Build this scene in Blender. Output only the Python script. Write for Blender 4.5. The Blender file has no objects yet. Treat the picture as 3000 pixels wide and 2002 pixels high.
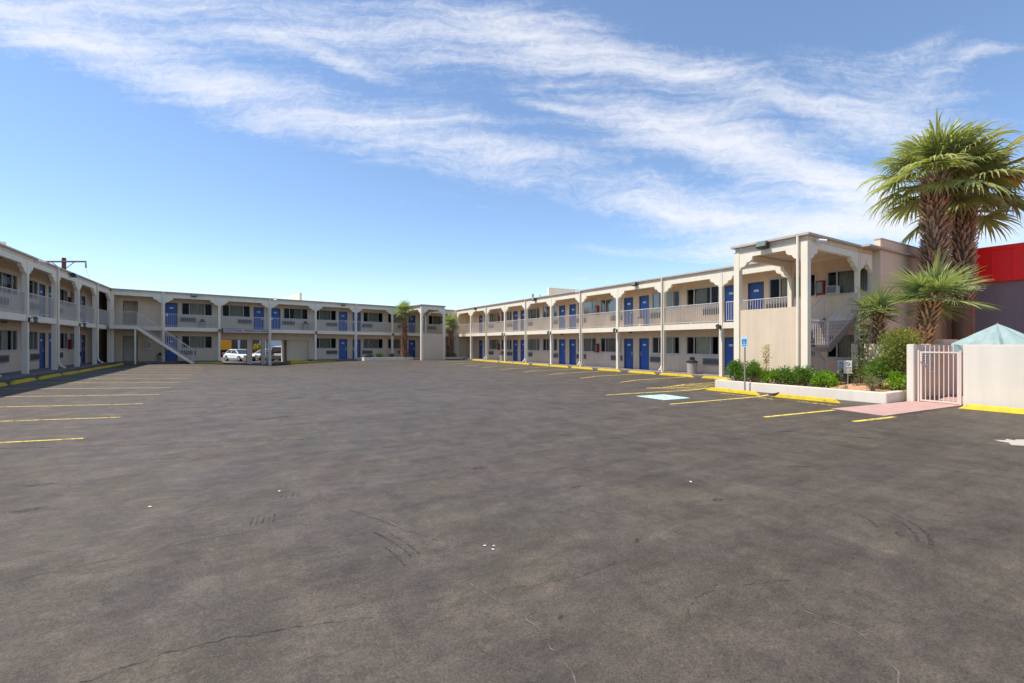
import bpy, bmesh, math, random
from mathutils import Vector, Matrix
R = math.radians
rnd = random.Random(7)
sc = bpy.context.scene
col = sc.collection

# ------------------------------------------------------------------ materials
def mat(name, base, rough=0.8, metal=0.0, noise=None, bump=0.0, bscale=60.0, spec=0.5, var=0.0, island=0.0, trans=0.0):
    m = bpy.data.materials.new(name); m.use_nodes = True
    nt = m.node_tree; N = nt.nodes; L = nt.links
    b = N['Principled BSDF']
    b.inputs['Base Color'].default_value = (*base, 1)
    b.inputs['Roughness'].default_value = rough
    b.inputs['Metallic'].default_value = metal
    b.inputs['Specular IOR Level'].default_value = spec
    tc = N.new('ShaderNodeTexCoord')
    geo = N.new('ShaderNodeNewGeometry')
    cur = None
    if var:
        n = N.new('ShaderNodeTexNoise'); n.inputs['Scale'].default_value = noise or 1.5
        n.inputs['Detail'].default_value = 6; n.inputs['Roughness'].default_value = .62
        L.new(geo.outputs['Position'], n.inputs['Vector'])
        r = N.new('ShaderNodeMapRange'); r.inputs['From Min'].default_value = .3; r.inputs['From Max'].default_value = .7
        r.inputs['To Min'].default_value = 1 - var; r.inputs['To Max'].default_value = 1 + var
        L.new(n.outputs['Fac'], r.inputs['Value'])
        mx = N.new('ShaderNodeVectorMath'); mx.operation = 'SCALE'
        mx.inputs[0].default_value = base
        L.new(r.outputs['Result'], mx.inputs['Scale']); cur = mx.outputs['Vector']
        L.new(cur, b.inputs['Base Color'])
    if island:
        r = N.new('ShaderNodeMapRange'); r.inputs['To Min'].default_value = 1 - island; r.inputs['To Max'].default_value = 1 + island
        L.new(geo.outputs['Random Per Island'], r.inputs['Value'])
        mx = N.new('ShaderNodeVectorMath'); mx.operation = 'SCALE'
        if cur: L.new(cur, mx.inputs[0])
        else: mx.inputs[0].default_value = base
        L.new(r.outputs['Result'], mx.inputs['Scale']); L.new(mx.outputs['Vector'], b.inputs['Base Color'])
        cur = mx.outputs['Vector']
    if bump:
        n = N.new('ShaderNodeTexNoise'); n.inputs['Scale'].default_value = bscale; n.inputs['Detail'].default_value = 5
        L.new(geo.outputs['Position'], n.inputs['Vector'])
        bp = N.new('ShaderNodeBump'); bp.inputs['Strength'].default_value = bump; bp.inputs['Distance'].default_value = .02
        L.new(n.outputs['Fac'], bp.inputs['Height']); L.new(bp.outputs['Normal'], b.inputs['Normal'])
    if trans:
        t = N.new('ShaderNodeBsdfTranslucent'); t.inputs['Color'].default_value = (base[0]*1.9, base[1]*1.9, base[2]*.8, 1)
        ms = N.new('ShaderNodeMixShader'); ms.inputs[0].default_value = trans
        L.new(b.outputs[0], ms.inputs[1]); L.new(t.outputs[0], ms.inputs[2])
        L.new(ms.outputs[0], N['Material Output'].inputs['Surface'])
    return m

def stucco_mat(name, base, streak=.10):
    # stucco: fine bump, blotchy repainting, faint vertical run-off stains
    m = mat(name, base, rough=.9, spec=.25)
    nt = m.node_tree; N = nt.nodes; L = nt.links; b = N['Principled BSDF']
    geo = N.new('ShaderNodeNewGeometry')
    n1 = N.new('ShaderNodeTexNoise'); n1.inputs['Scale'].default_value = .9; n1.inputs['Detail'].default_value = 7; n1.inputs['Roughness'].default_value = .6
    L.new(geo.outputs['Position'], n1.inputs['Vector'])
    mp = N.new('ShaderNodeMapping'); mp.inputs['Scale'].default_value = (5, 5, .35)
    L.new(geo.outputs['Position'], mp.inputs['Vector'])
    n2 = N.new('ShaderNodeTexNoise'); n2.inputs['Scale'].default_value = 1.; n2.inputs['Detail'].default_value = 6
    L.new(mp.outputs[0], n2.inputs['Vector'])
    a = N.new('ShaderNodeMapRange'); a.inputs['From Min'].default_value = .3; a.inputs['From Max'].default_value = .75
    a.inputs['To Min'].default_value = 1 - streak; a.inputs['To Max'].default_value = 1 + streak * .6
    L.new(n1.outputs['Fac'], a.inputs['Value'])
    c = N.new('ShaderNodeMapRange'); c.inputs['From Min'].default_value = .35; c.inputs['From Max'].default_value = .62
    c.inputs['To Min'].default_value = 1 - streak; c.inputs['To Max'].default_value = 1.0
    L.new(n2.outputs['Fac'], c.inputs['Value'])
    mu = N.new('ShaderNodeMath'); mu.operation = 'MULTIPLY'
    L.new(a.outputs[0], mu.inputs[0]); L.new(c.outputs[0], mu.inputs[1])
    s = N.new('ShaderNodeVectorMath'); s.operation = 'SCALE'; s.inputs[0].default_value = base
    L.new(mu.outputs[0], s.inputs['Scale']); L.new(s.outputs['Vector'], b.inputs['Base Color'])
    n3 = N.new('ShaderNodeTexNoise'); n3.inputs['Scale'].default_value = 38; n3.inputs['Detail'].default_value = 4
    L.new(geo.outputs['Position'], n3.inputs['Vector'])
    bp = N.new('ShaderNodeBump'); bp.inputs['Strength'].default_value = .16; bp.inputs['Distance'].default_value = .015
    L.new(n3.outputs['Fac'], bp.inputs['Height']); L.new(bp.outputs['Normal'], b.inputs['Normal'])
    return m

def glass_mat(name, tint=(.02, .025, .03), alpha=.35):
    m = bpy.data.materials.new(name); m.use_nodes = True
    nt = m.node_tree; N = nt.nodes; L = nt.links
    N.remove(N['Principled BSDF'])
    g = N.new('ShaderNodeBsdfGlossy'); g.inputs['Roughness'].default_value = .08; g.inputs['Color'].default_value = (.30, .31, .33, 1)
    t = N.new('ShaderNodeBsdfTransparent'); t.inputs['Color'].default_value = (alpha, alpha, alpha, 1)
    fr = N.new('ShaderNodeFresnel'); fr.inputs['IOR'].default_value = 1.5
    ms = N.new('ShaderNodeMixShader')
    mk = N.new('ShaderNodeMath'); mk.operation = 'MULTIPLY'; mk.inputs[1].default_value = .5; L.new(fr.outputs[0], mk.inputs[0])
    L.new(mk.outputs[0], ms.inputs[0]); L.new(t.outputs[0], ms.inputs[1]); L.new(g.outputs[0], ms.inputs[2])
    L.new(ms.outputs[0], N['Material Output'].inputs['Surface'])
    return m

M = {}
M['stucco'] = stucco_mat('stucco_paint', (.75, .59, .43), .07)
M['trim'] = stucco_mat('trim_paint', (.87, .765, .605), .06)
M['ceiling'] = mat('soffit_paint', (.66, .53, .40), .9, var=.06)
M['rooftrim'] = mat('roof_edge_metal', (.50, .43, .36), .6, var=.1)
M['roof'] = mat('roof_gravel', (.45, .42, .38), .95, var=.1, bump=.3)
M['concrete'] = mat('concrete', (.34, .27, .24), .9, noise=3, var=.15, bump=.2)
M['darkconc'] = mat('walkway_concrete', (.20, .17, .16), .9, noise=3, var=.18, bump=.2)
M['ramp'] = mat('pink_concrete', (.41, .25, .215), .9, noise=4, var=.12, bump=.2)
M['door'] = mat('blue_door_paint', (.026, .095, .34), .45, var=.06)
M['doorframe'] = mat('door_frame_paint', (.10, .085, .10), .6)
M['plate'] = mat('pale_plate', (.62, .66, .72), .5)
M['ink'] = mat('dark_ink', (.03, .03, .035), .6)
M['chrome'] = mat('brushed_metal', (.6, .6, .58), .3, 1.0)
M['alu'] = mat('window_aluminium', (.52, .49, .45), .5)
M['curtain'] = mat('curtain_fabric', (.50, .49, .36), .9, var=.12, noise=6)
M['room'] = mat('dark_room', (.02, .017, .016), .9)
M['glass'] = glass_mat('window_glass', alpha=.8)
M['ac'] = mat('ac_grille', (.17, .16, .16), .6)
M['acdark'] = mat('ac_slot', (.07, .07, .07), .7)
M['rail'] = mat('railing_paint', (.62, .55, .49), .6)
M['black'] = mat('black_metal', (.02, .02, .02), .5)
M['bronze'] = mat('fixture_bronze', (.045, .04, .032), .5)
M['lens'] = mat('lamp_lens', (.16, .19, .16), .2)
M['white'] = mat('white_plastic', (.75, .73, .69), .4)
M['red'] = mat('red_cabinet', (.25, .02, .02), .45)
M['redmetal'] = mat('red_corrugated_metal', (.95, .004, .003), .5, var=.04)
M['greywall'] = stucco_mat('grey_wall_paint', (.25, .205, .21))
M['poolwall'] = stucco_mat('pool_wall_paint', (.79, .705, .59), .06)
M['gate'] = mat('gate_paint', (.74, .60, .50), .6)
M['soil'] = mat('tan_soil', (.44, .25, .145), .95, noise=9, var=.25, bump=.6, bscale=30)
M['yellow'] = mat('yellow_kerb_paint', (.64, .45, .008), .65, noise=5, var=.12, bump=.25)
def scuff(m, dark, lo, hi, scale):
    nt = m.node_tree; N = nt.nodes; L = nt.links; b = N['Principled BSDF']; src = b.inputs['Base Color'].links[0].from_socket
    geo = N.new('ShaderNodeNewGeometry'); n = N.new('ShaderNodeTexNoise'); n.inputs['Scale'].default_value = scale; n.inputs['Detail'].default_value = 8; n.inputs['Roughness'].default_value = .7
    L.new(geo.outputs['Position'], n.inputs['Vector']); r = N.new('ShaderNodeMapRange'); r.inputs['From Min'].default_value = lo; r.inputs['From Max'].default_value = hi
    L.new(n.outputs['Fac'], r.inputs['Value']); k = N.new('ShaderNodeMix'); k.data_type = 'RGBA'; L.new(r.outputs[0], k.inputs['Factor']); L.new(src, k.inputs[6]); k.inputs[7].default_value = (*dark, 1)
    L.new(k.outputs[2], b.inputs['Base Color'])
scuff(M['yellow'], (.12, .09, .03), .57, .68, 7)
def object_vary(m, lo, hi):
    nt = m.node_tree; N = nt.nodes; L = nt.links; b = N['Principled BSDF']; src = b.inputs['Base Color'].links[0].from_socket
    oi = N.new('ShaderNodeObjectInfo'); r = N.new('ShaderNodeMapRange'); r.inputs['To Min'].default_value = lo; r.inputs['To Max'].default_value = hi; L.new(oi.outputs['Random'], r.inputs['Value'])
    v = N.new('ShaderNodeVectorMath'); v.operation = 'SCALE'; L.new(src, v.inputs[0]); L.new(r.outputs[0], v.inputs['Scale']); L.new(v.outputs['Vector'], b.inputs['Base Color'])
object_vary(M['curtain'], .6, 1.25); object_vary(M['door'], .8, 1.15)
M['trunk'] = mat('palm_trunk_bark', (.17, .095, .055), .95, var=.25, noise=14, bump=.6, bscale=30)
M['boots'] = mat('palm_leaf_bases', (.34, .20, .12), .9, island=.6)
M['boots2'] = mat('orange_leaf_bases', (.48, .26, .12), .85, island=.6)
M['frond'] = mat('palm_frond_leaf', (.26, .285, .10), .5, island=.4, trans=.28)
M['frondfresh'] = mat('young_palm_leaf', (.25, .30, .12), .5, island=.4, trans=.3)
M['petiole'] = mat('palm_petiole', (.26, .26, .08), .6, island=.3)
M['leaf'] = mat('shrub_leaf', (.085, .17, .015), .5, island=.5, trans=.28)
M['leafbright'] = mat('bright_shrub_leaf', (.15, .27, .012), .5, island=.45, trans=.3)
M['leafred'] = mat('bronze_green_leaf', (.16, .19, .035), .55, island=.7, trans=.28)
M['leafdull'] = mat('dull_sage_leaf', (.13, .17, .06), .55, island=.5, trans=.25)
M['leafgold'] = mat('golden_leaf', (.30, .23, .025), .55, island=.5, trans=.3)
M['twig'] = mat('twig_bark', (.14, .09, .06), .9)
M['teal'] = mat('teal_canvas', (.26, .34, .33), .85, var=.14, noise=4)
M['whitecanvas'] = mat('white_canvas', (.8, .74, .71), .85)
M['wood'] = mat('weathered_pole_wood', (.16, .08, .055), .9, var=.2, noise=8)
M['steel'] = mat('galvanised_steel', (.35, .34, .32), .5, .5)
M['signblue'] = mat('sign_blue', (.01, .12, .42), .45)
M['signcyan'] = mat('sign_pale_cyan', (.42, .72, .80), .5)
M['signwhite'] = mat('sign_white', (.78, .76, .72), .5)
M['signboard'] = mat('sign_board_pale', (.72, .62, .58), .6)
M['signink'] = mat('sign_brown_letters', (.06, .03, .035), .6)
M['binbody'] = mat('bin_pebble', (.42, .36, .30), .9, var=.15, noise=40)
M['carwhite'] = mat('car_white_paint', (.78, .78, .76), .25)
M['carsilver'] = mat('car_silver_paint', (.40, .43, .44), .3, .3)
M['cargrey'] = mat('car_grey_paint', (.22, .24, .25), .3, .3)
M['carglass'] = mat('car_glass', (.03, .04, .05), .08)
M['tyre'] = mat('tyre_rubber', (.015, .015, .015), .85)
M['rim'] = mat('wheel_rim', (.35, .35, .36), .35, .7)
M['taillight'] = mat('tail_light_red', (.35, .03, .02), .3)
M['headlight'] = mat('headlight_lens', (.55, .58, .6), .15)
M['orange'] = mat('truck_orange', (.85, .32, .005), .5)
M['chassis'] = mat('dark_chassis', (.03, .025, .025), .7)
M['rearwall'] = mat('pale_render', (.62, .68, .70), .8, var=.04)
M['rearglass'] = mat('rear_shop_glass', (.04, .05, .045), .15)
M['litter'] = mat('litter_white', (.6, .58, .54), .7)
M['bird'] = mat('bird_dark', (.03, .03, .03), .7)
M['tan'] = mat('tan_patch', (.40, .35, .28), .85, var=.1, noise=6)

def worn_paint(name, base, lo=.36, hi=.5, scale=14):
    # thin road paint worn away in flecks (transparent where worn)
    m = mat(name, base, .8, var=.12, noise=6)
    nt = m.node_tree; N = nt.nodes; L = nt.links; b = N['Principled BSDF']
    geo = N.new('ShaderNodeNewGeometry')
    n = N.new('ShaderNodeTexNoise'); n.inputs['Scale'].default_value = scale; n.inputs['Detail'].default_value = 8; n.inputs['Roughness'].default_value = .7
    L.new(geo.outputs['Position'], n.inputs['Vector'])
    r = N.new('ShaderNodeMapRange'); r.inputs['From Min'].default_value = lo; r.inputs['From Max'].default_value = hi
    L.new(n.outputs['Fac'], r.inputs['Value']); L.new(r.outputs[0], b.inputs['Alpha'])
    return m
M['line'] = worn_paint('worn_yellow_line', (.66, .48, .09), .36, .50, 11)
M['lineold'] = worn_paint('faded_yellow_line', (.66, .47, .08), .45, .58)
M['hcblue'] = worn_paint('worn_pale_blue', (.40, .62, .66), .32, .46)
M['skid'] = worn_paint('tyre_rubber_mark', (.026, .024, .023), .42, .72, 26)
M['crack'] = worn_paint('dusty_crack', (.15, .125, .10), .42, .6, 10)
M['crackdark'] = worn_paint('dark_crack', (.026, .022, .020), .38, .62, 12)

def asphalt():
    m = bpy.data.materials.new('worn_asphalt'); m.use_nodes = True
    nt = m.node_tree; N = nt.nodes; L = nt.links; b = N['Principled BSDF']
    b.inputs['Specular IOR Level'].default_value = .35
    geo = N.new('ShaderNodeNewGeometry')
    P = geo.outputs['Position']
    def noise(scale, det=6, rough=.6, vec=None, dist=0):
        n = N.new('ShaderNodeTexNoise'); n.inputs['Scale'].default_value = scale; n.inputs['Detail'].default_value = det
        n.inputs['Roughness'].default_value = rough; n.inputs['Distortion'].default_value = dist
        L.new(vec or P, n.inputs['Vector']); return n.outputs['Fac']
    def rng(x, a, c, lo, hi):
        r = N.new('ShaderNodeMapRange'); r.inputs['From Min'].default_value = a; r.inputs['From Max'].default_value = c
        r.inputs['To Min'].default_value = lo; r.inputs['To Max'].default_value = hi; L.new(x, r.inputs['Value']); return r.outputs[0]
    def mul(a, c, op='MULTIPLY'):
        k = N.new('ShaderNodeMath'); k.operation = op
        for i, v in enumerate((a, c)):
            if isinstance(v, (int, float)): k.inputs[i].default_value = v
            else: L.new(v, k.inputs[i])
        return k.outputs[0]
    def mixc(f, a, c):
        k = N.new('ShaderNodeMix'); k.data_type = 'RGBA'; L.new(f, k.inputs['Factor'])
        for s, v in ((6, a), (7, c)):
            if isinstance(v, tuple): k.inputs[s].default_value = (*v, 1)
            else: L.new(v, k.inputs[s])
        return k.outputs[2]
    def mapping(scale, rot=0.):
        mp = N.new('ShaderNodeMapping'); mp.inputs['Scale'].default_value = scale; mp.inputs['Rotation'].default_value = (0, 0, rot)
        L.new(P, mp.inputs['Vector']); return mp.outputs[0]
    hue = rng(noise(.7, 9, .72, dist=1.0), .42, .58, 0, 1)
    c = mixc(hue, (.069, .054, .043), (.074, .060, .0435))
    patch = rng(noise(.22, 6, .6, dist=.8), .35, .68, .90, 1.10)
    mid = rng(noise(1.7, 8, .68, dist=.4), .34, .66, .77, 1.24)
    st = rng(noise(1., 6, .6, mapping((.35, 4.5, 1), R(8))), .35, .68, .86, 1.12)     # wear along the drive lanes
    st2 = rng(noise(1., 7, .65, mapping((2.2, 1.1, 1), R(-12)), 1), .35, .68, .84, 1.14)
    grain = rng(noise(60, 4, .8), .3, .7, .50, 1.60)
    grit = rng(noise(260, 2, .6), .3, .7, .80, 1.22)
    fine = rng(noise(6.5, 10, .8, mapping((1, 1.8, 1), .5), .8), .34, .66, .74, 1.28)
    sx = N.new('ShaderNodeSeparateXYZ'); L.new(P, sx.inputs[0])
    side = rng(mul(sx.outputs[0], mul(noise(.3, 5), 9.), 'ADD'), -3., 9., 1.30, .97)       # asphalt tone gets paler towards the left bays
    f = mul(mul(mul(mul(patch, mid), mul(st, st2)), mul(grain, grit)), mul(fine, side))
    s = N.new('ShaderNodeVectorMath'); s.operation = 'SCALE'; L.new(c, s.inputs[0]); L.new(f, s.inputs['Scale'])
    c = s.outputs['Vector']
    # dark oil drips / scuffs
    sp = rng(noise(1.5, 9, .78, mapping((.8, 1.6, 1), .4), 1.0), .60, .70, 0, .75)
    c = mixc(sp, c, (.022, .019, .017))
    # dusty lighter spots
    du = rng(noise(2.6, 9, .78, mapping((1, 1, 1), 1.1), .8), .60, .72, 0, .45)
    c = mixc(du, c, (.16, .13, .10))
    # pale stone chips and sealcoat swirl lines
    c = mixc(rng(noise(48, 3, .75), .63, .72, 0, .45), c, (.19, .165, .14))
    sw = mul(mul(noise(.8, 3, .55, dist=2.4), -.5, 'ADD'), 1); ab = N.new('ShaderNodeMath'); ab.operation = 'ABSOLUTE'; L.new(sw, ab.inputs[0])
    c = mixc(mul(rng(ab.outputs[0], 0, .010, .45, 0), rng(noise(1.3, 5), .5, .62, 0, 1)), c, (.03, .025, .022))
    sw2 = mul(mul(noise(1.9, 3, .5, mapping((1, .6, 1), .8), 3.), -.5, 'ADD'), 1); ab2 = N.new('ShaderNodeMath'); ab2.operation = 'ABSOLUTE'; L.new(sw2, ab2.inputs[0])
    c = mixc(mul(rng(ab2.outputs[0], 0, .014, .35, 0), rng(noise(.9, 5), .5, .6, 0, 1)), c, (.13, .105, .08))
    # fine cracks
    vo = N.new('ShaderNodeTexVoronoi'); vo.feature = 'DISTANCE_TO_EDGE'; vo.inputs['Scale'].default_value = .55
    wv = N.new('ShaderNodeVectorMath'); wv.operation = 'ADD'
    nn = N.new('ShaderNodeTexNoise'); nn.inputs['Scale'].default_value = 2.2; nn.inputs['Detail'].default_value = 5; L.new(P, nn.inputs['Vector'])
    L.new(P, wv.inputs[0]); L.new(nn.outputs['Color'], wv.inputs[1]); L.new(wv.outputs[0], vo.inputs['Vector'])
    cr = mul(rng(vo.outputs['Distance'], .0, .010, .7, 0.), rng(noise(.5, 3), .50, .60, 0, 1))
    c = mixc(cr, c, (.045, .04, .037))
    L.new(c, b.inputs['Base Color'])
    L.new(rng(noise(.8, 4), .3, .7, .52, .72), b.inputs['Roughness'])
    bp = N.new('ShaderNodeBump'); bp.inputs['Strength'].default_value = .8; bp.inputs['Distance'].default_value = .008
    hh = mul(noise(120, 4, .7), mul(noise(14, 5, .6), .6), 'ADD')
    L.new(hh, bp.inputs['Height']); L.new(bp.outputs['Normal'], b.inputs['Normal'])
    return m
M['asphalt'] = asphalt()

# ------------------------------------------------------------------ terrain
def lerp(pts, x):
    if x <= pts[0][0]: return pts[0][1]
    for (a, fa), (b, fb) in zip(pts, pts[1:]):
        if x <= b: return fa + (fb - fa) * (x - a) / (b - a)
    return pts[-1][1]
PROF = [(-8.66, .21), (-7.6, .165), (-2.6, -.03), (2, -.12), (15, -.12), (16, -.05), (19.5, -.04), (20.4, -.03)]
PBACK = [(-8.66, .21), (-7.6, .17), (-4, .10), (-1.6, .0), (1.7, -.27), (4.5, -.1), (8, .02), (17, .02), (20, -.03)]
def gz(x, y):
    a = lerp(PROF, x)
    t = min(max((y - 33) / 9., 0), 1); t = t * t * (3 - 2 * t)
    z = a + (lerp(PBACK, x) - a) * t
    if y > 47:
        z = z + (-.42 - z) * min((y - 47) / 6., 1)
    if x < -22: z = z * 1.0
    return z
def off(x):                      # the whole motel steps down gently from the left wing to the right wing
    return .30 - .00926 * (min(max(x, -8.66), 20.5) + 8.66)

# ------------------------------------------------------------------ mesh builder
class MB:
    def __init__(s): s.v = []; s.f = []; s.sm = False
    def add(s, vs, fs):
        n = len(s.v); s.v += [tuple(v) for v in vs]; s.f += [tuple(i + n for i in f) for f in fs]
    def hexa(s, p):              # 8 points: bottom 4, top 4
        s.add(p, [(0, 3, 2, 1), (4, 5, 6, 7), (0, 1, 5, 4), (1, 2, 6, 5), (2, 3, 7, 6), (3, 0, 4, 7)])
    def box(s, x0, x1, y0, y1, z0, z1):
        s.hexa([(x0, y0, z0), (x1, y0, z0), (x1, y1, z0), (x0, y1, z0), (x0, y0, z1), (x1, y0, z1), (x1, y1, z1), (x0, y1, z1)])
    def fbox(s, F, s0, s1, o0, o1, z0, z1, seg=1):   # box in a facade frame (sheared with off)
        for k in range(seg):
            a = s0 + (s1 - s0) * k / seg; b = s0 + (s1 - s0) * (k + 1) / seg
            s.hexa([F(a, o0, z0), F(b, o0, z0), F(b, o1, z0), F(a, o1, z0), F(a, o0, z1), F(b, o0, z1), F(b, o1, z1), F(a, o1, z1)])
    def cyl(s, c, r0, r1, h, n=12, axis='z'):
        a = []; b = []
        for k in range(n):
            t = 2 * math.pi * k / n; cx, sy = math.cos(t), math.sin(t)
            if axis == 'z': a.append((c[0] + r0 * cx, c[1] + r0 * sy, c[2])); b.append((c[0] + r1 * cx, c[1] + r1 * sy, c[2] + h))
            elif axis == 'y': a.append((c[0] + r0 * cx, c[1], c[2] + r0 * sy)); b.append((c[0] + r1 * cx, c[1] + h, c[2] + r1 * sy))
            else: a.append((c[0], c[1] + r0 * cx, c[2] + r0 * sy)); b.append((c[0] + h, c[1] + r1 * cx, c[2] + r1 * sy))
        s.add(a + b, [(k, (k + 1) % n, n + (k + 1) % n, n + k) for k in range(n)] + [tuple(range(n))[::-1], tuple(range(n, 2 * n))])
    def tube(s, pts, r, n=6):
        rings = []
        pts = [Vector(p) for p in pts]
        for i, p in enumerate(pts):
            d = (pts[min(i + 1, len(pts) - 1)] - pts[max(i - 1, 0)]).normalized()
            u = d.cross(Vector((0, 0, 1)))
            if u.length < .01: u = Vector((1, 0, 0))
            u.normalize(); w = d.cross(u)
            rr = r[i] if isinstance(r, (list, tuple)) else r
            rings.append([p + (u * math.cos(2 * math.pi * k / n) + w * math.sin(2 * math.pi * k / n)) * rr for k in range(n)])
        vs = [v for ring in rings for v in ring]; fs = []
        for i in range(len(pts) - 1):
            for k in range(n): fs.append((i * n + k, i * n + (k + 1) % n, (i + 1) * n + (k + 1) % n, (i + 1) * n + k))
        fs += [tuple(range(n))[::-1], tuple(range((len(pts) - 1) * n, len(pts) * n))]
        s.add(vs, fs)
    def build(s, name, m, parent=None, origin=None, bevel=0, smooth=False, recalc=True):
        me = bpy.data.meshes.new(name)
        if parent is not None and origin is None:
            origin = parent.get('_o', (0, 0, 0))
        o = Vector(origin or (0, 0, 0))
        me.from_pydata([tuple(Vector(v) - o) for v in s.v], [], s.f)
        if recalc or bevel:
            bm = bmesh.new(); bm.from_mesh(me)
            if recalc: bmesh.ops.recalc_face_normals(bm, faces=bm.faces)
            if bevel:
                ed = [e for e in bm.edges if len(e.link_faces) == 2 and e.calc_face_angle(0) > .6]
                bmesh.ops.bevel(bm, geom=ed, offset=bevel, segments=2, affect='EDGES', clamp_overlap=True)
            bm.to_mesh(me); bm.free()
        if smooth:
            for p in me.polygons: p.use_smooth = True
        me.materials.append(M[m] if isinstance(m, str) else m)
        ob = bpy.data.objects.new(name, me); col.objects.link(ob)
        if parent is not None:
            ob.parent = parent
            if parent.type == 'MESH': ob.location = (0, 0, 0)
        else:
            ob.location = o
        ob['_o'] = tuple(o)
        return ob

def empty(name, loc, rz=0):
    o = bpy.data.objects.new(name, None); col.objects.link(o); o.location = loc; o.rotation_euler.z = rz
    o['_o'] = tuple(loc) if rz == 0 else (0, 0, 0)
    o.empty_display_size = .2
    return o
def tag(o, label, cat, group=None):
    o['label'] = label; o['category'] = cat
    if group: o['group'] = group
    return o
def struct(o, kind='structure'):
    o['kind'] = kind; return o
def copy_tree(o, parent=None):
    c = o.copy(); col.objects.link(c)
    if parent: c.parent = parent
    for ch in list(o.children): copy_tree(ch, c)
    return c
def text_mesh(body, size, F3, name, m, parent, thick=.004, align='CENTER'):
    cu = bpy.data.curves.new(name, 'FONT'); cu.body = body; cu.size = size; cu.align_x = align; cu.align_y = 'CENTER'; cu.extrude = thick; cu.offset = size * .022
    t = bpy.data.objects.new('tmp', cu); col.objects.link(t)
    dg = bpy.context.evaluated_depsgraph_get()
    me = bpy.data.meshes.new_from_object(t.evaluated_get(dg))
    bpy.data.objects.remove(t); 
    mb = MB(); mb.add([F3(v.co.x, v.co.y, v.co.z) for v in me.vertices], [tuple(p.vertices) for p in me.polygons])
    bpy.data.meshes.remove(me)
    return mb.build(name, m, parent)

ORD = ['first', 'second', 'third', 'fourth', 'fifth', 'sixth', 'seventh', 'eighth', 'ninth', 'tenth', 'eleventh', 'twelfth']

# ------------------------------------------------------------------ frames of the three facades
class Frame:
    def __init__(s, o, d, n): s.o = o; s.d = d; s.n = n
    def __call__(s, a, o, z):
        x = s.o[0] + s.d[0] * a + s.n[0] * o; y = s.o[1] + s.d[1] * a + s.n[1] * o
        return (x, y, z + off(x))
AA = math.atan(4.0 / 29.16)
FR = Frame((20.5, 0), (0, 1), (1, 0))
FL = Frame((-8.66, 0), (0, 1), (-1, 0))
FB = Frame((-8.66, 43.5), (math.cos(AA), math.sin(AA)), (-math.sin(AA), math.cos(AA)))
WALL = 1.25; SLAB0, SLAB1 = 2.41, 2.71; BEAM0, BEAM1, BAND1, TOP = 4.98, 5.21, 5.385, 5.46

# ------------------------------------------------------------------ ground
xs = [-900, -300, -100, -40, -22, -14, -8.66, -7.6, -5, -2.6, -.3, 2, 4, 8, 12, 15, 16, 17, 19.5, 20.4, 22, 30, 60, 150, 400, 900]
ys = [-400, -100, -20, 0, 10, 20, 30] + [33 + i for i in range(0, 22)] + [56, 60, 70, 90, 130, 250, 600, 1500]
mb = MB()
mb.v = [(x, y, gz(x, y)) for y in ys for x in xs]
nx = len(xs)
mb.f = [(j * nx + i, j * nx + i + 1, (j + 1) * nx + i + 1, (j + 1) * nx + i) for j in range(len(ys) - 1) for i in range(nx - 1)]
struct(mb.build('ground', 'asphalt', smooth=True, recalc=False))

def ribbon(mb, pts, w, dz=.004, taper=False):
    # flat ribbon on the ground following pts
    P = []
    for (a, b) in zip(pts, pts[1:]):
        L = math.hypot(b[0] - a[0], b[1] - a[1]); n = max(1, int(L / .3))
        for k in range(n): P.append((a[0] + (b[0] - a[0]) * k / n, a[1] + (b[1] - a[1]) * k / n))
    P.append(pts[-1]); vs = []
    for i, p in enumerate(P):
        q = P[min(i + 1, len(P) - 1)]; r = P[max(i - 1, 0)]
        dx, dy = q[0] - r[0], q[1] - r[1]; l = math.hypot(dx, dy) or 1
        ww = w(i / max(1, len(P) - 1)) if callable(w) else w
        for s in (-1, 1):
            x = p[0] - dy / l * ww / 2 * s; y = p[1] + dx / l * ww / 2 * s
            vs.append((x, y, gz(x, y) + dz))
    mb.add(vs, [(2 * i, 2 * i + 1, 2 * i + 3, 2 * i + 2) for i in range(len(P) - 1)])

mb = MB()
for k in range(0, 12):
    y = 11.0 + 2.71 * k
    if y < 40: ribbon(mb, [(-7.45, y - .02), (-2.57, y)], .085)
for k in range(9):
    y = 15.5 + 2.87 * k
    ribbon(mb, [(14.9, y), (19.2, y - .1)], .10)
ribbon(mb, [(10.84, 11.97), (15.7, 11.45)], .11)
ribbon(mb, [(10.86, 9.19), (15.6, 8.93)], .11)
ribbon(mb, [(10.96, 6.42), (13.8, 6.13)], .11)
ribbon(mb, [(12.13, 5.0), (13.79, 4.81)], .12)
ribbon(mb, [(13.9, 12.95), (17.9, 12.6)], .10)
for a in (0, .75, 1.5, 2.25):
    ribbon(mb, [(13.9 + a, 12.9 - a * .07), (15.3 + a * .9, 11.55 + a * .1)], .10)
struct(mb.build('parking_lines', 'line', recalc=False))
mb = MB()
ribbon(mb, [(14.75, 9.0), (14.85, 10.3)], .14); ribbon(mb, [(14.75, 6.5), (14.8, 7.6)], .16); ribbon(mb, [(14.72, 8.3), (14.8, 8.85)], .16)
struct(mb.build('faded_lines', 'lineold', recalc=False))

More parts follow.
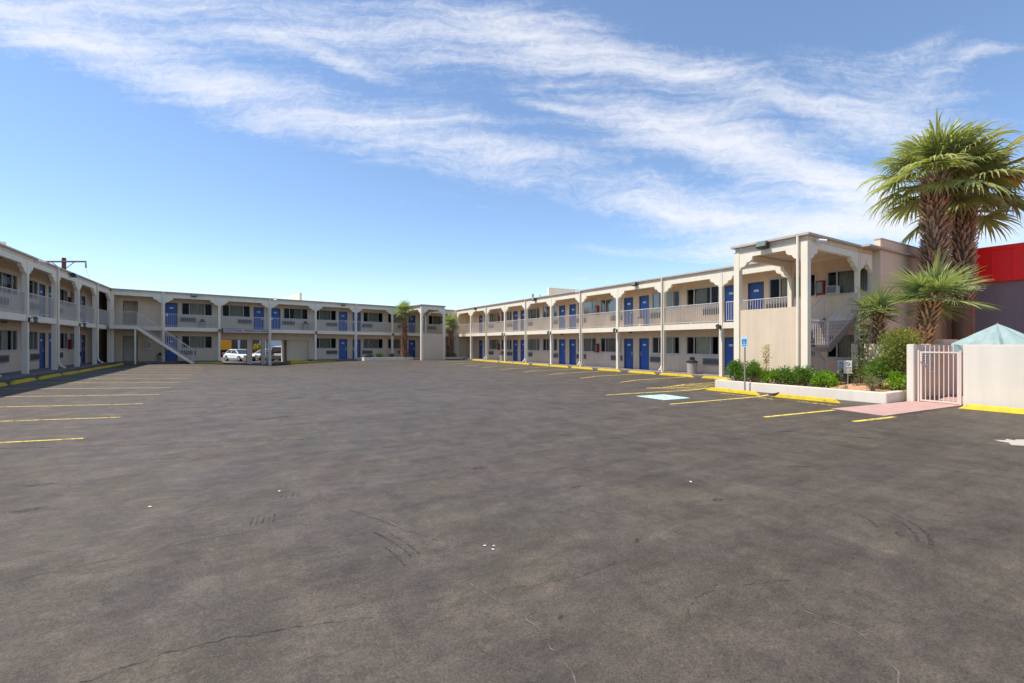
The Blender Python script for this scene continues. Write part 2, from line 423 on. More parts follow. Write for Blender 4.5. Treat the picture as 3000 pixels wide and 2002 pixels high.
# painted wheelchair square
mb = MB()
q = [(11.48, 9.97), (12.68, 9.88), (12.75, 11.06), (11.50, 11.22)]
mb.add([(x, y, gz(x, y) + .004) for x, y in q], [(0, 1, 2, 3)])
struct(mb.build('painted_blue_square', 'hcblue', recalc=False))
def wheelchair(F, m, name, parent=None, k=1.0, thick=.0):
    # simple wheelchair pictogram in a unit square, F(u,v) -> point
    mb = MB()
    def strip(pts, w):
        vs = []
        for i, p in enumerate(pts):
            q = pts[min(i + 1, len(pts) - 1)]; r = pts[max(i - 1, 0)]
            dx, dy = q[0] - r[0], q[1] - r[1]; l = math.hypot(dx, dy)
            for s in (-1, 1): vs.append(F(p[0] - dy / l * w / 2 * s, p[1] + dx / l * w / 2 * s))
        mb.add(vs, [(2 * i, 2 * i + 1, 2 * i + 3, 2 * i + 2) for i in range(len(pts) - 1)])
    mb.add([F(.42 + .07 * math.cos(t * .628), .86 + .07 * math.sin(t * .628)) for t in range(10)], [tuple(range(10))])
    strip([(.42, .76), (.45, .46), (.66, .46), (.76, .20), (.86, .22)], .085)
    strip([(.44, .62), (.64, .62)], .07)
    strip([(.46 + .25 * math.cos(R(a)), .32 + .25 * math.sin(R(a))) for a in range(120, 331, 15)], .07)
    return mb.build(name, m, parent, recalc=False)
struct(wheelchair(lambda u, v: (11.6 + 1.0 * v, 11.05 - 1.05 * u, gz(12, 10.5) + .008), 'line', 'painted_wheelchair_symbol'))

# cracks and tyre marks in the asphalt
def jitter(pts, amp, n):
    out = []
    for (a, b) in zip(pts, pts[1:]):
        for k in range(n):
            t = k / n; out.append((a[0] + (b[0] - a[0]) * t + rnd.uniform(-amp, amp), a[1] + (b[1] - a[1]) * t + rnd.uniform(-amp, amp)))
    out.append(pts[-1]); return out
mb = MB()
ribbon(mb, jitter([(1.15, 4.91), (1.34, 4.24), (1.39, 3.38), (1.49, 2.89), (1.58, 2.61), (1.59, 2.29), (1.55, 2.1), (1.52, 1.88), (1.4, 1.2)], .022, 5), .010)
ribbon(mb, jitter([(3.27, 1.65), (3.32, 1.33), (3.14, 1.1), (2.94, 1.0)], .015, 4), .010)
ribbon(mb, jitter([(4.2, 6.5), (5.6, 3.6), (6.1, 2.3)], .03, 9), .012)
struct(mb.build('sealed_cracks', 'crack', recalc=False))
mb = MB()
ribbon(mb, jitter([(-3.9, 10.62), (-2.55, 10.2), (-2.0, 10.07), (-.23, 9.55), (1.0, 9.2)], .04, 9), .022)
ribbon(mb, jitter([(-.75, 3.15), (-.42, 3.22), (-.08, 3.2), (.3, 3.12), (.7, 3.0)], .014, 9), .008)
ribbon(mb, jitter([(-1.6, 4.7), (-.5, 4.9), (.8, 4.95)], .014, 9), .006)
ribbon(mb, jitter([(.9, 5.2), (1.5, 3.9)], .014, 9), .006)
ribbon(mb, jitter([(1.6, 2.9), (2.2, 2.75), (2.7, 2.8)], .012, 8), .005)
for P_ in ([(-3.2, 8.2), (-1.6, 7.4), (-.9, 7.5)], [(2.4, 4.9), (3.1, 4.2), (3.3, 3.5)], [(6.5, 5.6), (7.8, 4.4), (8.1, 3.6)], [(-2.5, 12.5), (.5, 11.7), (2.5, 12.1)], [(2.5, 2.0), (3.0, 2.15), (3.6, 1.9)]):
    ribbon(mb, jitter(P_, .035, 9), .005)
struct(mb.build('dark_cracks', 'crackdark', recalc=False))
mb = MB()
def arc(cx, cy, r, a0, a1, w):
    ribbon(mb, [(cx + r * math.cos(R(a0 + (a1 - a0) * k / 10)), cy + r * math.sin(R(a0 + (a1 - a0) * k / 10))) for k in range(11)], w)
arc(5.05, 2.55, 1.00, -75, -22, lambda t: .05 * (1 - t * .7)); arc(5.05, 2.55, .90, -75, -30, lambda t: .035 * (1 - t * .7)); arc(5.05, 2.55, .62, -60, -20, lambda t: .05 * (1 - t * .9))
def blob(x, y, rx, ry, ang=0., n=14):
    vs = [(x, y)]
    for k in range(n):
        a = 2 * math.pi * k / n; q = rnd.uniform(.6, 1.1); u, v = rx * q * math.cos(a), ry * q * math.sin(a)
        vs.append((x + u * math.cos(ang) - v * math.sin(ang), y + u * math.sin(ang) + v * math.cos(ang)))
    mb.add([(a, b, gz(a, b) + .004) for a, b in vs], [(0, k + 1, (k + 1) % n + 1) for k in range(n)])
blob(5.36, 1.83, .10, .04, .3)
arc(-1.2, 3.5, 2.4, 5, 22, .022); arc(-1.2, 3.5, 2.48, 5, 20, .018); arc(-1.2, 3.5, 2.3, 2, 14, .02)
for a in range(5): ribbon(mb, [(.02 + a * .05, 5.10 + rnd.uniform(-.04, .04)), (.05 + a * .05, 5.28 + rnd.uniform(-.05, .05))], .016)
for a in range(4): ribbon(mb, [(.32 + a * .06, 5.8 + rnd.uniform(-.04, .04)), (.36 + a * .06, 5.95)], .016)
for x, y, rx, ry, an in ((-2.2, 7.7, .16, .05, .1), (-2.0, 6.6, .15, .07, 0), (6.05, 6.45, .2, .06, -.3), (3.6, 4.5, .14, .05, .1), (3.1, 3.0, .08, .03, .2), (9.6, 5.15, .25, .06, -.2), (1.80, 2.41, .05, .025, 0), (.6, 12.2, .5, .12, .5), (4.4, 9.2, .3, .08, -.4), (8.2, 11, .5, .1, -.5),
    (7.0, 3.6, .2, .05, -.6), (-4.4, 11.9, .3, .06, .1), (2.2, 7.9, .18, .06, -.1), (7.6, 8.2, .3, .07, -.5), (13.9, 8.6, .35, .06, -.5), (4.7, 3.3, .1, .05, 0), (2.9, 5.9, .15, .08, 0), (10.3, 4.0, .2, .07, -.6), (1.3, 16.5, .5, .12, .3), (6, 17, .6, .12, -.2), (9, 20, .7, .14, -.4)):
    blob(x, y, rx, ry, an)
struct(mb.build('tyre_marks', 'skid', recalc=False))

# tan spill at the right edge
mb = MB()
pts = [(11.75, 2.42), (11.85, 2.3), (12.3, 2.0), (12.7, 2.05), (12.75, 2.35), (12.5, 2.52), (12.35, 2.5), (12.42, 2.62), (12.22, 2.6), (12.1, 2.72), (12.0, 2.62), (11.98, 2.5)]
c0 = (12.25, 2.35)
mb.add([(c0[0], c0[1], gz(*c0) + .012)] + [(x, y, gz(x, y) + .005) for x, y in pts], [(0, i + 1, (i + 1) % len(pts) + 1) for i in range(len(pts))])
struct(mb.build('paint_spill', 'tan', recalc=False))

# ------------------------------------------------------------------ motel wings
def wallmesh(F, s0, s1, z0, z1, opens, o=WALL, depth=.12):
    mb = MB()
    S = sorted({s0, s1, *[v for q in opens for v in q[:2]]}); Z = sorted({z0, z1, *[v for q in opens for v in q[2:]]})
    S = [v for v in S if s0 <= v <= s1]; Z = [v for v in Z if z0 <= v <= z1]
    for a, b in zip(S, S[1:]):
        for c, d in zip(Z, Z[1:]):
            m_ = ((a + b) / 2, (c + d) / 2)
            if any(q[0] < m_[0] < q[1] and q[2] < m_[1] < q[3] for q in opens): continue
            mb.add([F(a, o, c), F(b, o, c), F(b, o, d), F(a, o, d)], [(0, 1, 2, 3)])
    for (a, b, c, d) in opens:
        for p, q in (((a, c), (b, c)), ((b, c), (b, d)), ((b, d), (a, d)), ((a, d), (a, c))):
            mb.add([F(p[0], o, p[1]), F(q[0], o, q[1]), F(q[0], o + depth, q[1]), F(p[0], o + depth, p[1])], [(0, 1, 2, 3)])
    return mb

def window(F, parent, s0, s1, z0, z1, o=WALL, style=0):
    mb = MB(); t = .045; w = s1 - s0
    a, b = s0 + w * .24, s1 - w * .24
    e = .004
    oo, oi = o - .03, o + .06
    mb.fbox(F, s0 - .05, s1 + .05, oo, oi, z0 - .07, z0 + .02); mb.fbox(F, s0 - .05, s1 + .05, oo, oi, z1 - .02, z1 + .04)
    mb.fbox(F, s0 - .05, s0 + .02, oo + e, oi - e, z0 + .021, z1 - .021); mb.fbox(F, s1 - .02, s1 + .05, oo + e, oi - e, z0 + .021, z1 - .021)
    mb.fbox(F, a - t / 2, a + t / 2, oo + .02, oi - e, z0 + .021, z1 - .021); mb.fbox(F, b - t / 2, b + t / 2, oo + .02, oi - e, z0 + .021, z1 - .021)
    f = mb.build('window', 'alu', parent)
    # curtain: pleated sheet behind the middle light, sometimes wider
    c0, c1 = (a, b)
    if style == 1: c0 = s0 + .05
    if style == 2: c1 = s1 - .05
    if style == 3: c0, c1 = a + .35 * (b - a), b
    mb = MB(); n = 40; vs = []
    ph = rnd.uniform(0, 6)
    for k in range(n + 1):
        s = c0 + (c1 - c0) * k / n
        oo_ = o + .17 + .025 * math.sin(ph + k * 1.35) + .015 * math.sin(k * .61 + ph)
        vs += [F(s, oo_, z0), F(s, oo_, z1)]
    mb.add(vs, [(2 * k, 2 * k + 2, 2 * k + 3, 2 * k + 1) for k in range(n)])
    mb.build('curtain', 'curtain', f, recalc=False)
    mb = MB(); mb.add([F(s0, o + .03, z0), F(s1, o + .03, z0), F(s1, o + .03, z1), F(s0, o + .03, z1)], [(0, 1, 2, 3)])
    mb.build('pane', 'glass', f, recalc=False)
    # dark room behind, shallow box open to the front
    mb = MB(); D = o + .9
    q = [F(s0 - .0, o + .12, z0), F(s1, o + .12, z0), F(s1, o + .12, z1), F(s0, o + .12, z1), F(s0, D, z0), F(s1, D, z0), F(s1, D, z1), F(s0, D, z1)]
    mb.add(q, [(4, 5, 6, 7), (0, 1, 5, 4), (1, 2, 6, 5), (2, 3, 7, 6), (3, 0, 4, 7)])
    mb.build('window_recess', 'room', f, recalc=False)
    return f

def door(F, parent, s0, s1, z0, z1, o=WALL, handle=1):
    mb = MB(); mb.fbox(F, s0 + .03, s1 - .03, o + .05, o + .10, z0 + .01, z1 - .03)
    d = mb.build('door', 'door', parent)
    mb = MB(); e = .002
    mb.fbox(F, s0, s0 + .045, o - .012, o + .115, z0, z1 - .046); mb.fbox(F, s1 - .045, s1, o - .012, o + .115, z0, z1 - .046); mb.fbox(F, s0, s1, o - .012, o + .115, z1 - .045, z1)
    mb.build('door_frame', 'doorframe', d)
    hs = s0 + .12 if handle < 0 else s1 - .12
    mb = MB(); mb.fbox(F, hs - .03, hs + .03, o + .03, o + .049, z0 + .88, z0 + 1.12); mb.fbox(F, hs - .02, hs + .06 * handle * -1 + .02, o - .01, o + .03, z0 + .96, z0 + 1.0)
    mb.build('handle', 'chrome', d)
    c = (s0 + s1) / 2
    mb = MB(); mb.fbox(F, c - .12, c + .12, o + .034, o + .049, z1 - .47, z1 - .36)
    pl = mb.build('number_plate', 'plate', d)
    return d

def acunit(F, parent, s0, s1, zf, o=WALL):
    mb = MB(); z0, z1 = zf + .50, zf + .84
    mb.fbox(F, s0, s1, o - .10, o + .02, z0, z1)
    a = mb.build('air_conditioner', 'ac', parent)
    mb = MB()
    n = 11
    for k in range(n):
        u = s0 + .06 + (s1 - s0 - .12) * k / n
        mb.fbox(F, u, u + (s1 - s0 - .12) / n * .55, o - .106, o - .098, z0 + .06, z1 - .06)
    mb.build('grille', 'acdark', a)
    return a

def bracket_profile():
    return [(0, 4.50), (.04, 4.53), (.065, 4.60), (.14, 4.612), (.215, 4.64), (.275, 4.69), (.305, 4.77), (.375, 4.782), (.45, 4.81), (.51, 4.86), (.535, BEAM0)]
def arch_beam(F, parent, p0, p1, pw=.09, bl=True, br=True, name='arch_beam', o0=.02, o1=.17):
    # beam with scalloped brackets at both posts, one extruded outline
    a, b = p0 + pw, p1 - pw
    prof = bracket_profile()
    out = [(a, BEAM1)]
    if bl: out += [(a + d, z) for d, z in prof]
    else: out += [(a, BEAM0)]
    if br: out += [(b - d, z) for d, z in reversed(prof)]
    else: out += [(b, BEAM0)]
    out += [(b, BEAM1)]
    n = len(out); mb = MB()
    vs = [F(s, o0, z) for s, z in out] + [F(s, o1, z) for s, z in out]
    mb.add(vs, [tuple(range(n)), tuple(range(n, 2 * n))] + [(i, (i + 1) % n, n + (i + 1) % n, n + i) for i in range(n)])
    bm_ = mb
    # triangulate big ngons via bmesh in build
    ob = bm_.build(name, 'trim', parent)
    bm = bmesh.new(); bm.from_mesh(ob.data); bmesh.ops.triangulate(bm, faces=[f for f in bm.faces if len(f.verts) > 4]); bm.to_mesh(ob.data); bm.free()
    return ob

def railing(F, parent, s0, s1, o=.10, zb=SLAB1, name='railing', h=1.03):
    mb = MB()
    mb.fbox(F, s0, s1, o - .02, o + .02, zb + h - .035, zb + h)
    mb.fbox(F, s0, s1, o - .015, o + .015, zb + .07, zb + .10)
    n = max(2, int(round((s1 - s0) / .125)))
    for k in range(n + 1):
        u = s0 + .02 + (s1 - s0 - .04) * k / n
        mb.fbox(F, u - .009, u + .009, o - .009, o + .009, zb + .101, zb + h - .036)
    mid = (s0 + s1) / 2
    mb.fbox(F, mid - .02, mid + .02, o - .021, o + .021, zb - .02, zb + .069)
    return mb.build(name, 'rail', parent)

def post(F, parent, s, w=.085, zt=BEAM1, wide=False, z0=0., mats='trim'):
    mb = MB(); ww = w + (.02 if wide else 0)
    mb.fbox(F, s - ww, s + ww, 0, .20, z0, zt)
    mb.fbox(F, s - ww - .03, s + ww + .03, -.012, .212, SLAB0 - .0, SLAB0 + .002)
    return mb.build('post', mats, parent)
def downspout(F, parent, s, z0=0.05):
    mb = MB(); x, y, z = F(s, -.055, 0)
    P = [F(s, -.055, BAND1 + .02), F(s, -.055, .45), F(s, -.055, z0 + .32), F(s, -.16, z0 + .14), F(s, -.32, z0 + .05)]
    mb.tube(P, .045, 8)
    return mb.build('downspout', 'trim', parent, smooth=False)

def facade(F, parent, posts, s0, s1, c_list, spouts=(), skip_win=(), skip_door=(), opens_extra=(), wall0=None, wall1=None, skip_rail=(), beams=True, slab_gap=None, zbot=-.05, styles=None, base_posts={}):
    """posts: list of s; c_list: centres of door pairs"""
    # openings
    opens = []; W = []; D = []; AC = []
    w0 = wall0 if wall0 is not None else s0; w1 = wall1 if wall1 is not None else s1
    for c in c_list:
        for fl, zf in enumerate((0., SLAB1)):
            for sg in (-1, 1):
                d = sorted((c + sg * .27, c + sg * 1.08)); w = sorted((c + sg * 1.36, c + sg * 3.40)); a = sorted((c + sg * 1.24, c + sg * 2.28))
                if (c, sg, fl, 'd') not in skip_door and w0 < d[0] and d[1] < w1: D.append((d[0], d[1], zf, zf + 1.98, sg))
                if (c, sg, fl, 'w') not in skip_win and w0 < w[0] and w[1] < w1: W.append((w[0], w[1], zf + 1.06, zf + 2.03)); AC.append((a[0], a[1], zf))
    opens = [d[:4] for d in D] + W + list(opens_extra)
    wallmesh(F, w0, w1, zbot, TOP - .08, opens).build('wall', 'stucco', parent, recalc=False)
    for d in D: door(F, parent, *d[:4], handle=-d[4] if True else 1)
    for i, w in enumerate(W): window(F, parent, *w, style=(styles or [0, 0, 3, 0, 0, 1, 0, 2, 0, 0, 0])[(i * 7 + 3) % 11])
    for a in AC: acunit(F, parent, *a)
    # slab, ceiling, roof edge
    seg = 8
    if slab_gap is None:
        mb = MB(); mb.fbox(F, s0, s1, .03, WALL, SLAB0, SLAB1, seg); mb.build('balcony_slab', 'trim', parent)
    mb = MB(); mb.fbox(F, s0, s1, .05, .16, BEAM1 + .001, BAND1, seg); mb.build('fascia', 'stucco', parent)
    mb = MB(); mb.fbox(F, s0, s1, .161, WALL, BEAM1 + .03, BEAM1 + .06, seg); mb.build('ceiling', 'ceiling', parent)
    mb = MB(); mb.fbox(F, s0, s1, .06, WALL, SLAB0 - .012, SLAB0 - .003, seg); mb.build('soffit', 'ceiling', parent)
    for i, p in enumerate(posts):
        post(F, parent, p, z0=base_posts.get(p, 0) , wide=p in spouts)
        if p in spouts: downspout(F, parent, p)
    for a, b in zip(posts, posts[1:]):
        if beams: arch_beam(F, parent, a, b)
        if (a, b) not in skip_rail: railing(F, parent, a + .10, b - .10)

# ---- right wing
right = empty('motel_wing', (20.5, 8.06, off(20.5)))
tag(right, 'long two storey wing on the right with sunlit white posts and blue doors', 'building')
RP = [14.22 + 3.68 * k for k in range(10)]          # 14.22 .. 47.3
RP = [10.88] + RP
facade(FR, right, RP, 8.25, 47.4, [6.53, 13.83, 21.13, 28.43, 35.73, 43.03], spouts=(RP[2], RP[4], RP[6], RP[8], RP[10]), wall0=8.06, wall1=45.5,
       skip_win=[(6.53, 1, 0, 'w'), (6.53, 1, 1, 'w')], skip_door=[(6.53, 1, 0, 'd'), (6.53, 1, 1, 'd')],
       opens_extra=[(8.45, 9.95, 1.06, 2.03), (8.45, 9.95, 3.77, 4.74)], skip_rail=[(RP[0], RP[1])])
railing(FR, right, 10.98, 13.98)
for z in (0, SLAB1):
    window(FR, right, 8.45, 9.95, z + 1.06, z + 2.03, style=1)
# body behind the wall, roof, fire walls
mb = MB(); mb.fbox(FR, 7.9, 60, -.04, 13, BAND1 + .001, TOP, 6); mb.build('roof', 'rooftrim', right)
mb = MB()
mb.fbox(FR, 8.26, 60, 12.8, 13, -.3, BAND1); mb.fbox(FR, 59.8, 60, 1.3, 12.79, -.3, BAND1)
mb.build('rear_wall', 'stucco', right)
mb = MB(); mb.fbox(FR, 8.05, 8.25, WALL + .001, 13, -.3, 5.83); mb.build('end_wall', 'greywall' if False else 'stucco', right)
mb = MB(); mb.fbox(FR, 8.02, 8.28, WALL - .02, 13.03, 5.831, 5.87); mb.build('coping', 'rooftrim', right)
mb = MB(); mb.fbox(FR, 31.9, 32.1, 1.9, 12.5, TOP + .002, 6.48); mb.build('fire_wall', 'trim', right)
mb = MB(); mb.cyl((22.6, 34.7, 5.4), .09, .09, .75, 8); mb.cyl((22.9, 34.0, 5.4), .05, .05, .7, 8); mb.cyl((22.6, 34.7, 6.15), .13, .13, .05, 8); mb.build('vent_pipe', 'steel', right)
mb = MB(); mb.fbox(FR, 45.5, 47.5, WALL, WALL + .1, 0, TOP - .08); mb.fbox(FR, 47.5, 50, .0, WALL, 0, TOP - .08); mb.build('breezeway_wall', 'stucco', right)

# ---- left wing
left = empty('motel_wing', (-8.66, 14, off(-8.66)))
tag(left, 'shaded two storey wing on the left of the car park, seen at a steep angle', 'building')
LP = [29.03 + 3.625 * k for k in range(-4, 5)]
facade(FL, left, LP, 10.9, 43.5, [14.0, 21.15, 28.45, 35.75, 43.05], spouts=(LP[5], LP[7], LP[3]), wall0=10.9, wall1=50,
       skip_win=[(43.05, 1, 0, 'w'), (43.05, 1, 1, 'w')], skip_door=[(43.05, 1, 0, 'd'), (43.05, 1, 1, 'd')])
mb = MB(); mb.fbox(FL, 10.7, 55, -.04, 13, BAND1 + .001, TOP, 6); mb.build('roof', 'rooftrim', left)
mb = MB(); mb.fbox(FL, 10.9, 55, 12.8, 13, -.3, BAND1); mb.fbox(FL, 10.9, 11.1, WALL + .001, 12.79, -.3, BAND1); mb.fbox(FL, 50.0, 55, WALL, WALL + .2, -.3, BAND1); mb.build('rear_wall', 'stucco', left)
mb = MB(); mb.fbox(FL, 31.9, 32.1, 1.7, 12, TOP + .002, 6.42); mb.build('fire_wall', 'trim', left)

# ---- rear wing
rear = empty('motel_wing', FB(0, 0, 0))
tag(rear, 'two storey wing across the back of the car park with the drive-through opening', 'building')
BP = [3.05, 6.72, 10.46, 14.28, 18.03, 21.81, 25.6, 29.33]
SD = [(2.9, -1, 0, 'd'), (2.9, -1, 1, 'd'), (10.46, -1, 0, 'd'), (10.46, 1, 0, 'd')]
SW = [(2.9, -1, 0, 'w'), (2.9, -1, 1, 'w'), (10.46, -1, 0, 'w'), (10.46, 1, 0, 'w')]
facade(FB, rear, BP, 0.0, 29.2, [2.9, 10.46, 17.85, 25.25], spouts=(3.05, 10.46, 18.03), wall0=.12, wall1=28.9, skip_win=SW, skip_door=SD,
       opens_extra=[(.6, 1.5, 0, 1.98), (.6, 1.5, SLAB1, SLAB1 + 1.98), (6.88, 13.95, -.7, 1.80)], base_posts={10.46: -.48}, zbot=-.7)
post(FB, rear, .09)
arch_beam(FB, rear, .09, 3.05, bl=False)
# vending alcoves beside the corner
for z in (0, SLAB1):
    mb = MB(); q = []
    D = WALL + 1.6
    mb.add([FB(.6, D, z), FB(1.5, D, z), FB(1.5, D, z + 1.98), FB(.6, D, z + 1.98), FB(.6, WALL + .12, z), FB(1.5, WALL + .12, z), FB(1.5, WALL + .12, z + 1.98), FB(.6, WALL + .12, z + 1.98)],
           [(0, 1, 2, 3), (4, 0, 3, 7), (1, 5, 6, 2), (3, 2, 6, 7), (0, 1, 5, 4)])
    mb.build('alcove', 'poolwall', rear, recalc=False)
# passage through the building
mb = MB()
mb.fbox(FB, 6.88, 13.95, WALL + .13, 13.2, 1.83, 1.9); mb.build('passage_ceiling', 'ceiling', rear)
mb = MB(); mb.fbox(FB, 6.6, 6.879, WALL + .121, 13.2, -.8, 1.829); mb.fbox(FB, 13.951, 14.2, WALL + .121, 13.2, -.8, 1.829); mb.build('passage_wall', 'stucco', rear)
mb = MB(); mb.fbox(FB, 12.12, 13.94, WALL + .2, 2.6, -.8, 1.825); mb.build('store_room', 'stucco', rear)
for a, b in ((8.87, 9.27), (9.98, 10.28)):
    mb = MB(); mb.fbox(FB, a, b, WALL - .1, WALL + .30, -.8, 1.80); mb.build('passage_pier', 'stucco', rear)
mb = MB()
mb.fbox(FB, -14, 6.59, 12.9, 13.1, -.8, BAND1, 3); mb.fbox(FB, 14.21, 45, 12.9, 13.1, -.8, BAND1, 3); mb.fbox(FB, 6.591, 14.209, 12.9, 13.1, 1.91, BAND1, 2)
mb.build('rear_wall', 'stucco', rear)
mb = MB(); mb.fbox(FB, .0, 29.2, -.039, 13.3, BAND1 + .001, TOP - .003, 6); mb.build('roof', 'rooftrim', rear)
mb = MB(); mb.fbox(FB, 13.15, 13.35, 1.2, 10.5, TOP, 6.25); mb.build('fire_wall', 'trim', rear)
mb = MB(); mb.fbox(FB, 0, .1, WALL, 5, -.2, BEAM1); mb.build('corner_wall', 'stucco', rear)
# corner landing and stair down in front of the rear wing
st = empty('outdoor_staircase', FB(1.5, -.6, 0))
tag(st, 'metal staircase with thin railings rising to the far left corner of the motel', 'staircase')
mb = MB(); mb.fbox(FB, -.02, 1.52, -1.2, .02, SLAB1 - .26, SLAB1 + .0); mb.build('landing', 'trim', st)
mb = MB(); mb.fbox(FB, 1.36, 1.46, -1.18, -1.08, -.15, SLAB1 - .261); mb.build('post', 'trim', st)
N = 15
for k in range(N):
    t0 = k / N; s_ = 1.53 + 3.42 * t0; z_ = SLAB1 - (SLAB1 + .12) * (k + 1) / (N + 1)
    mb = MB(); mb.fbox(FB, s_, s_ + .27, -1.14, -.12, z_ - .05, z_); mb.build('tread', 'concrete', st)
for o_ in (-1.2, -.1):
    mb = MB(); zt = SLAB1 - .02
    A_ = [(1.52, zt + .02), (4.98, -.10), (4.98, -.16), (4.75, -.16), (1.52, zt - .27)]
    n = len(A_); mb.add([FB(s, o_, z) for s, z in A_] + [FB(s, o_ + .05, z) for s, z in A_], [tuple(range(n)), tuple(range(n, 2 * n))] + [(i, (i + 1) % n, n + (i + 1) % n, n + i) for i in range(n)])
    mb.build('stringer', 'trim', st)
    mb = MB(); s_a, s_b = 1.55, 4.93
    zz = lambda s: SLAB1 - (s - 1.52) / 3.46 * (SLAB1 + .1)
    mb.tube([FB(s_a, o_ + .025, zz(s_a) + .98), FB(s_b, o_ + .025, zz(s_b) + .98)], .022, 6)
    mb.tube([FB(s_a, o_ + .025, zz(s_a) + .12), FB(s_b, o_ + .025, zz(s_b) + .12)], .014, 6)
    for k in range(27):
        u = s_a + (s_b - s_a) * k / 26; r_ = .02 if k in (0, 26) else .008
        mb.fbox(FB, u - r_, u + r_, o_ + .025 - r_, o_ + .025 + r_, zz(u) + (0 if r_ > .01 else .12), zz(u) + .98)
    mb.build('stair_railing', 'rail', st)
r_ = railing(FB, st, .02, 1.5, o=-1.17)

# ---- stair towers (near right and far right)
def tower(F, parent, s0, s1, depth, zpan=2.95, zbase=-.1, spout=True, inner=True):
    # s0..s1 along the facade, projecting 'depth' forward of the post line
    w = .11; o0 = -depth
    for i, (s, o) in enumerate(((s0, o0), (s1 - 2 * w, o0), (s0, -.02))):
        mb = MB(); ww_ = w if i < 2 else .07; mb.fbox(F, s + w - ww_, s + w + ww_, o + w - ww_, o + w + ww_, zbase, BEAM1); mb.build('post', 'trim', parent)
    # front face panel and beam
    mb = MB(); mb.fbox(F, s0 + 2 * w, s1 - 2 * w, o0 + .05, o0 + .17, zbase, zpan); mb.build('front_panel', 'stucco', parent)
    Ff = lambda s, o, z: F(s, o + o0, z)
    arch_beam(Ff, parent, s0 + w, s1 - w, pw=w)
    arch_beam(lambda s, o, z: F(s, o - .3 + .12, z), parent, s0 + w, s1 - w, pw=w) if False else None
    # side beams, perpendicular
    for sx in (s0, s1 - 2 * w):
        Fs = lambda a, o, z, sx=sx: F(sx + .02 + o, a, z)
        arch_beam(Fs, parent, o0 + w, 0 + w - .02, pw=w)
        if sx == s0: arch_beam(Fs, parent, .09, WALL + .08, pw=w)
    # fascia band ring and roof
    mb = MB()
    mb.fbox(F, s0 + .04, s1 - .04, o0 + .04, o0 + .15, BEAM1 + .001, BAND1)
    for a in (s0 + .04, s1 - .15): mb.fbox(F, a, a + .11, o0 + .151, -.001 if a > s0 + 1 else WALL - .01, BEAM1 + .001, BAND1)
    mb.build('fascia', 'stucco', parent)
    mb = MB(); mb.fbox(F, s0 + .16, s1 - .16, o0 + .16, .04, BEAM1 + .03, BEAM1 + .06); mb.build('ceiling', 'ceiling', parent)
    mb = MB(); mb.fbox(F, s0 - .08, s1 + .08, o0 - .09, -.041, BAND1 + .002, TOP + .002); mb.build('roof', 'rooftrim', parent)
    if spout:
        mb = MB()
        p = [F(s0 + .30, o0 - .05, BAND1), F(s0 + .30, o0 - .05, zbase)]
        mb.tube(p, .045, 8); mb.build('downspout', 'trim', parent)
tw = empty('stair_tower', (16.75, 8.3, .1))
tag(tw, 'big sunlit corner stair tower with scalloped arches behind the planted kerb', 'tower')
tower(FR, tw, 8.26, 11.0, 3.8, zpan=2.93)
# stairs inside the tower
zl = 1.50
mb = MB(); mb.fbox(FR, 8.35, 10.8, -3.55, -2.15, zl - .16, zl); mb.build('landing', 'concrete', tw)
for k in range(7):
    a = -2.13 + .30 * k; z = zl + (SLAB1 - zl) * (k + 1) / 8
    mb = MB(); mb.fbox(FR, 8.42, 9.45, a, a + .29, z - .05, z); mb.build('tread', 'concrete', tw)
for k in range(8):
    a = -2.13 + .29 * k; z = zl - (zl - 0) * (k + 1) / 9
    mb = MB(); mb.fbox(FR, 9.62, 10.7, a, a + .28, z - .05, z); mb.build('tread', 'concrete', tw)
def stair_side(s, oa, za, ob, zb, parent, name='stair_railing'):
    mb = MB(); f = lambda t: (oa + (ob - oa) * t, za + (zb - za) * t)
    P = [f(0), f(1)]
    mb.tube([FR(s, P[0][0], P[0][1] + .95), FR(s, P[1][0], P[1][1] + .95)], .025, 6)
    mb.tube([FR(s, P[0][0], P[0][1] + .10), FR(s, P[1][0], P[1][1] + .10)], .016, 6)
    n = int(abs(ob - oa) / .12)
    for k in range(n + 1):
        o, z = f(k / n); r = .022 if k in (0, n) else .008
        mb.fbox(FR, s - r, s + r, o - r, o + r, z + (0 if r > .01 else .1), z + .95)
    return mb.build(name, 'rail', parent)
stair_side(8.38, -2.13, zl, -.02, SLAB1, tw); stair_side(9.5, -2.13, zl, -.02, SLAB1, tw)
stair_side(8.38, -3.5, zl, -2.17, zl, tw); stair_side(9.58, -2.13, zl, .2, 0.0, tw)
for s in (8.36, 9.46):
    mb = MB(); A_ = [(-2.2, zl + .05), (-.0, SLAB1 + .02), (-.0, SLAB1 - .22), (-2.0, zl - .16), (-2.2, zl - .16)]
    n = len(A_); mb.add([FR(s, o, z) for o, z in A_] + [FR(s + .05, o, z) for o, z in A_], [tuple(range(n)), tuple(range(n, 2 * n))] + [(i, (i + 1) % n, n + (i + 1) % n, n + i) for i in range(n)])
    mb.build('stringer', 'concrete', tw)
mb = MB(); n = 9
for k in range(n + 1): mb.fbox(FR, 8.375, 8.39, -3.45 + 1.25 * k / n, -3.435 + 1.25 * k / n, .0, zl - .17)
mb.build('stair_grille', 'rail', tw)

tb = empty('stair_tower', FB(24.5, -2, 0))
tag(tb, 'small far stair tower with scalloped arch between two palms', 'tower')
tower(FB, tb, 23.15, 25.85, 3.8, zpan=2.55, zbase=-.2, spout=False)

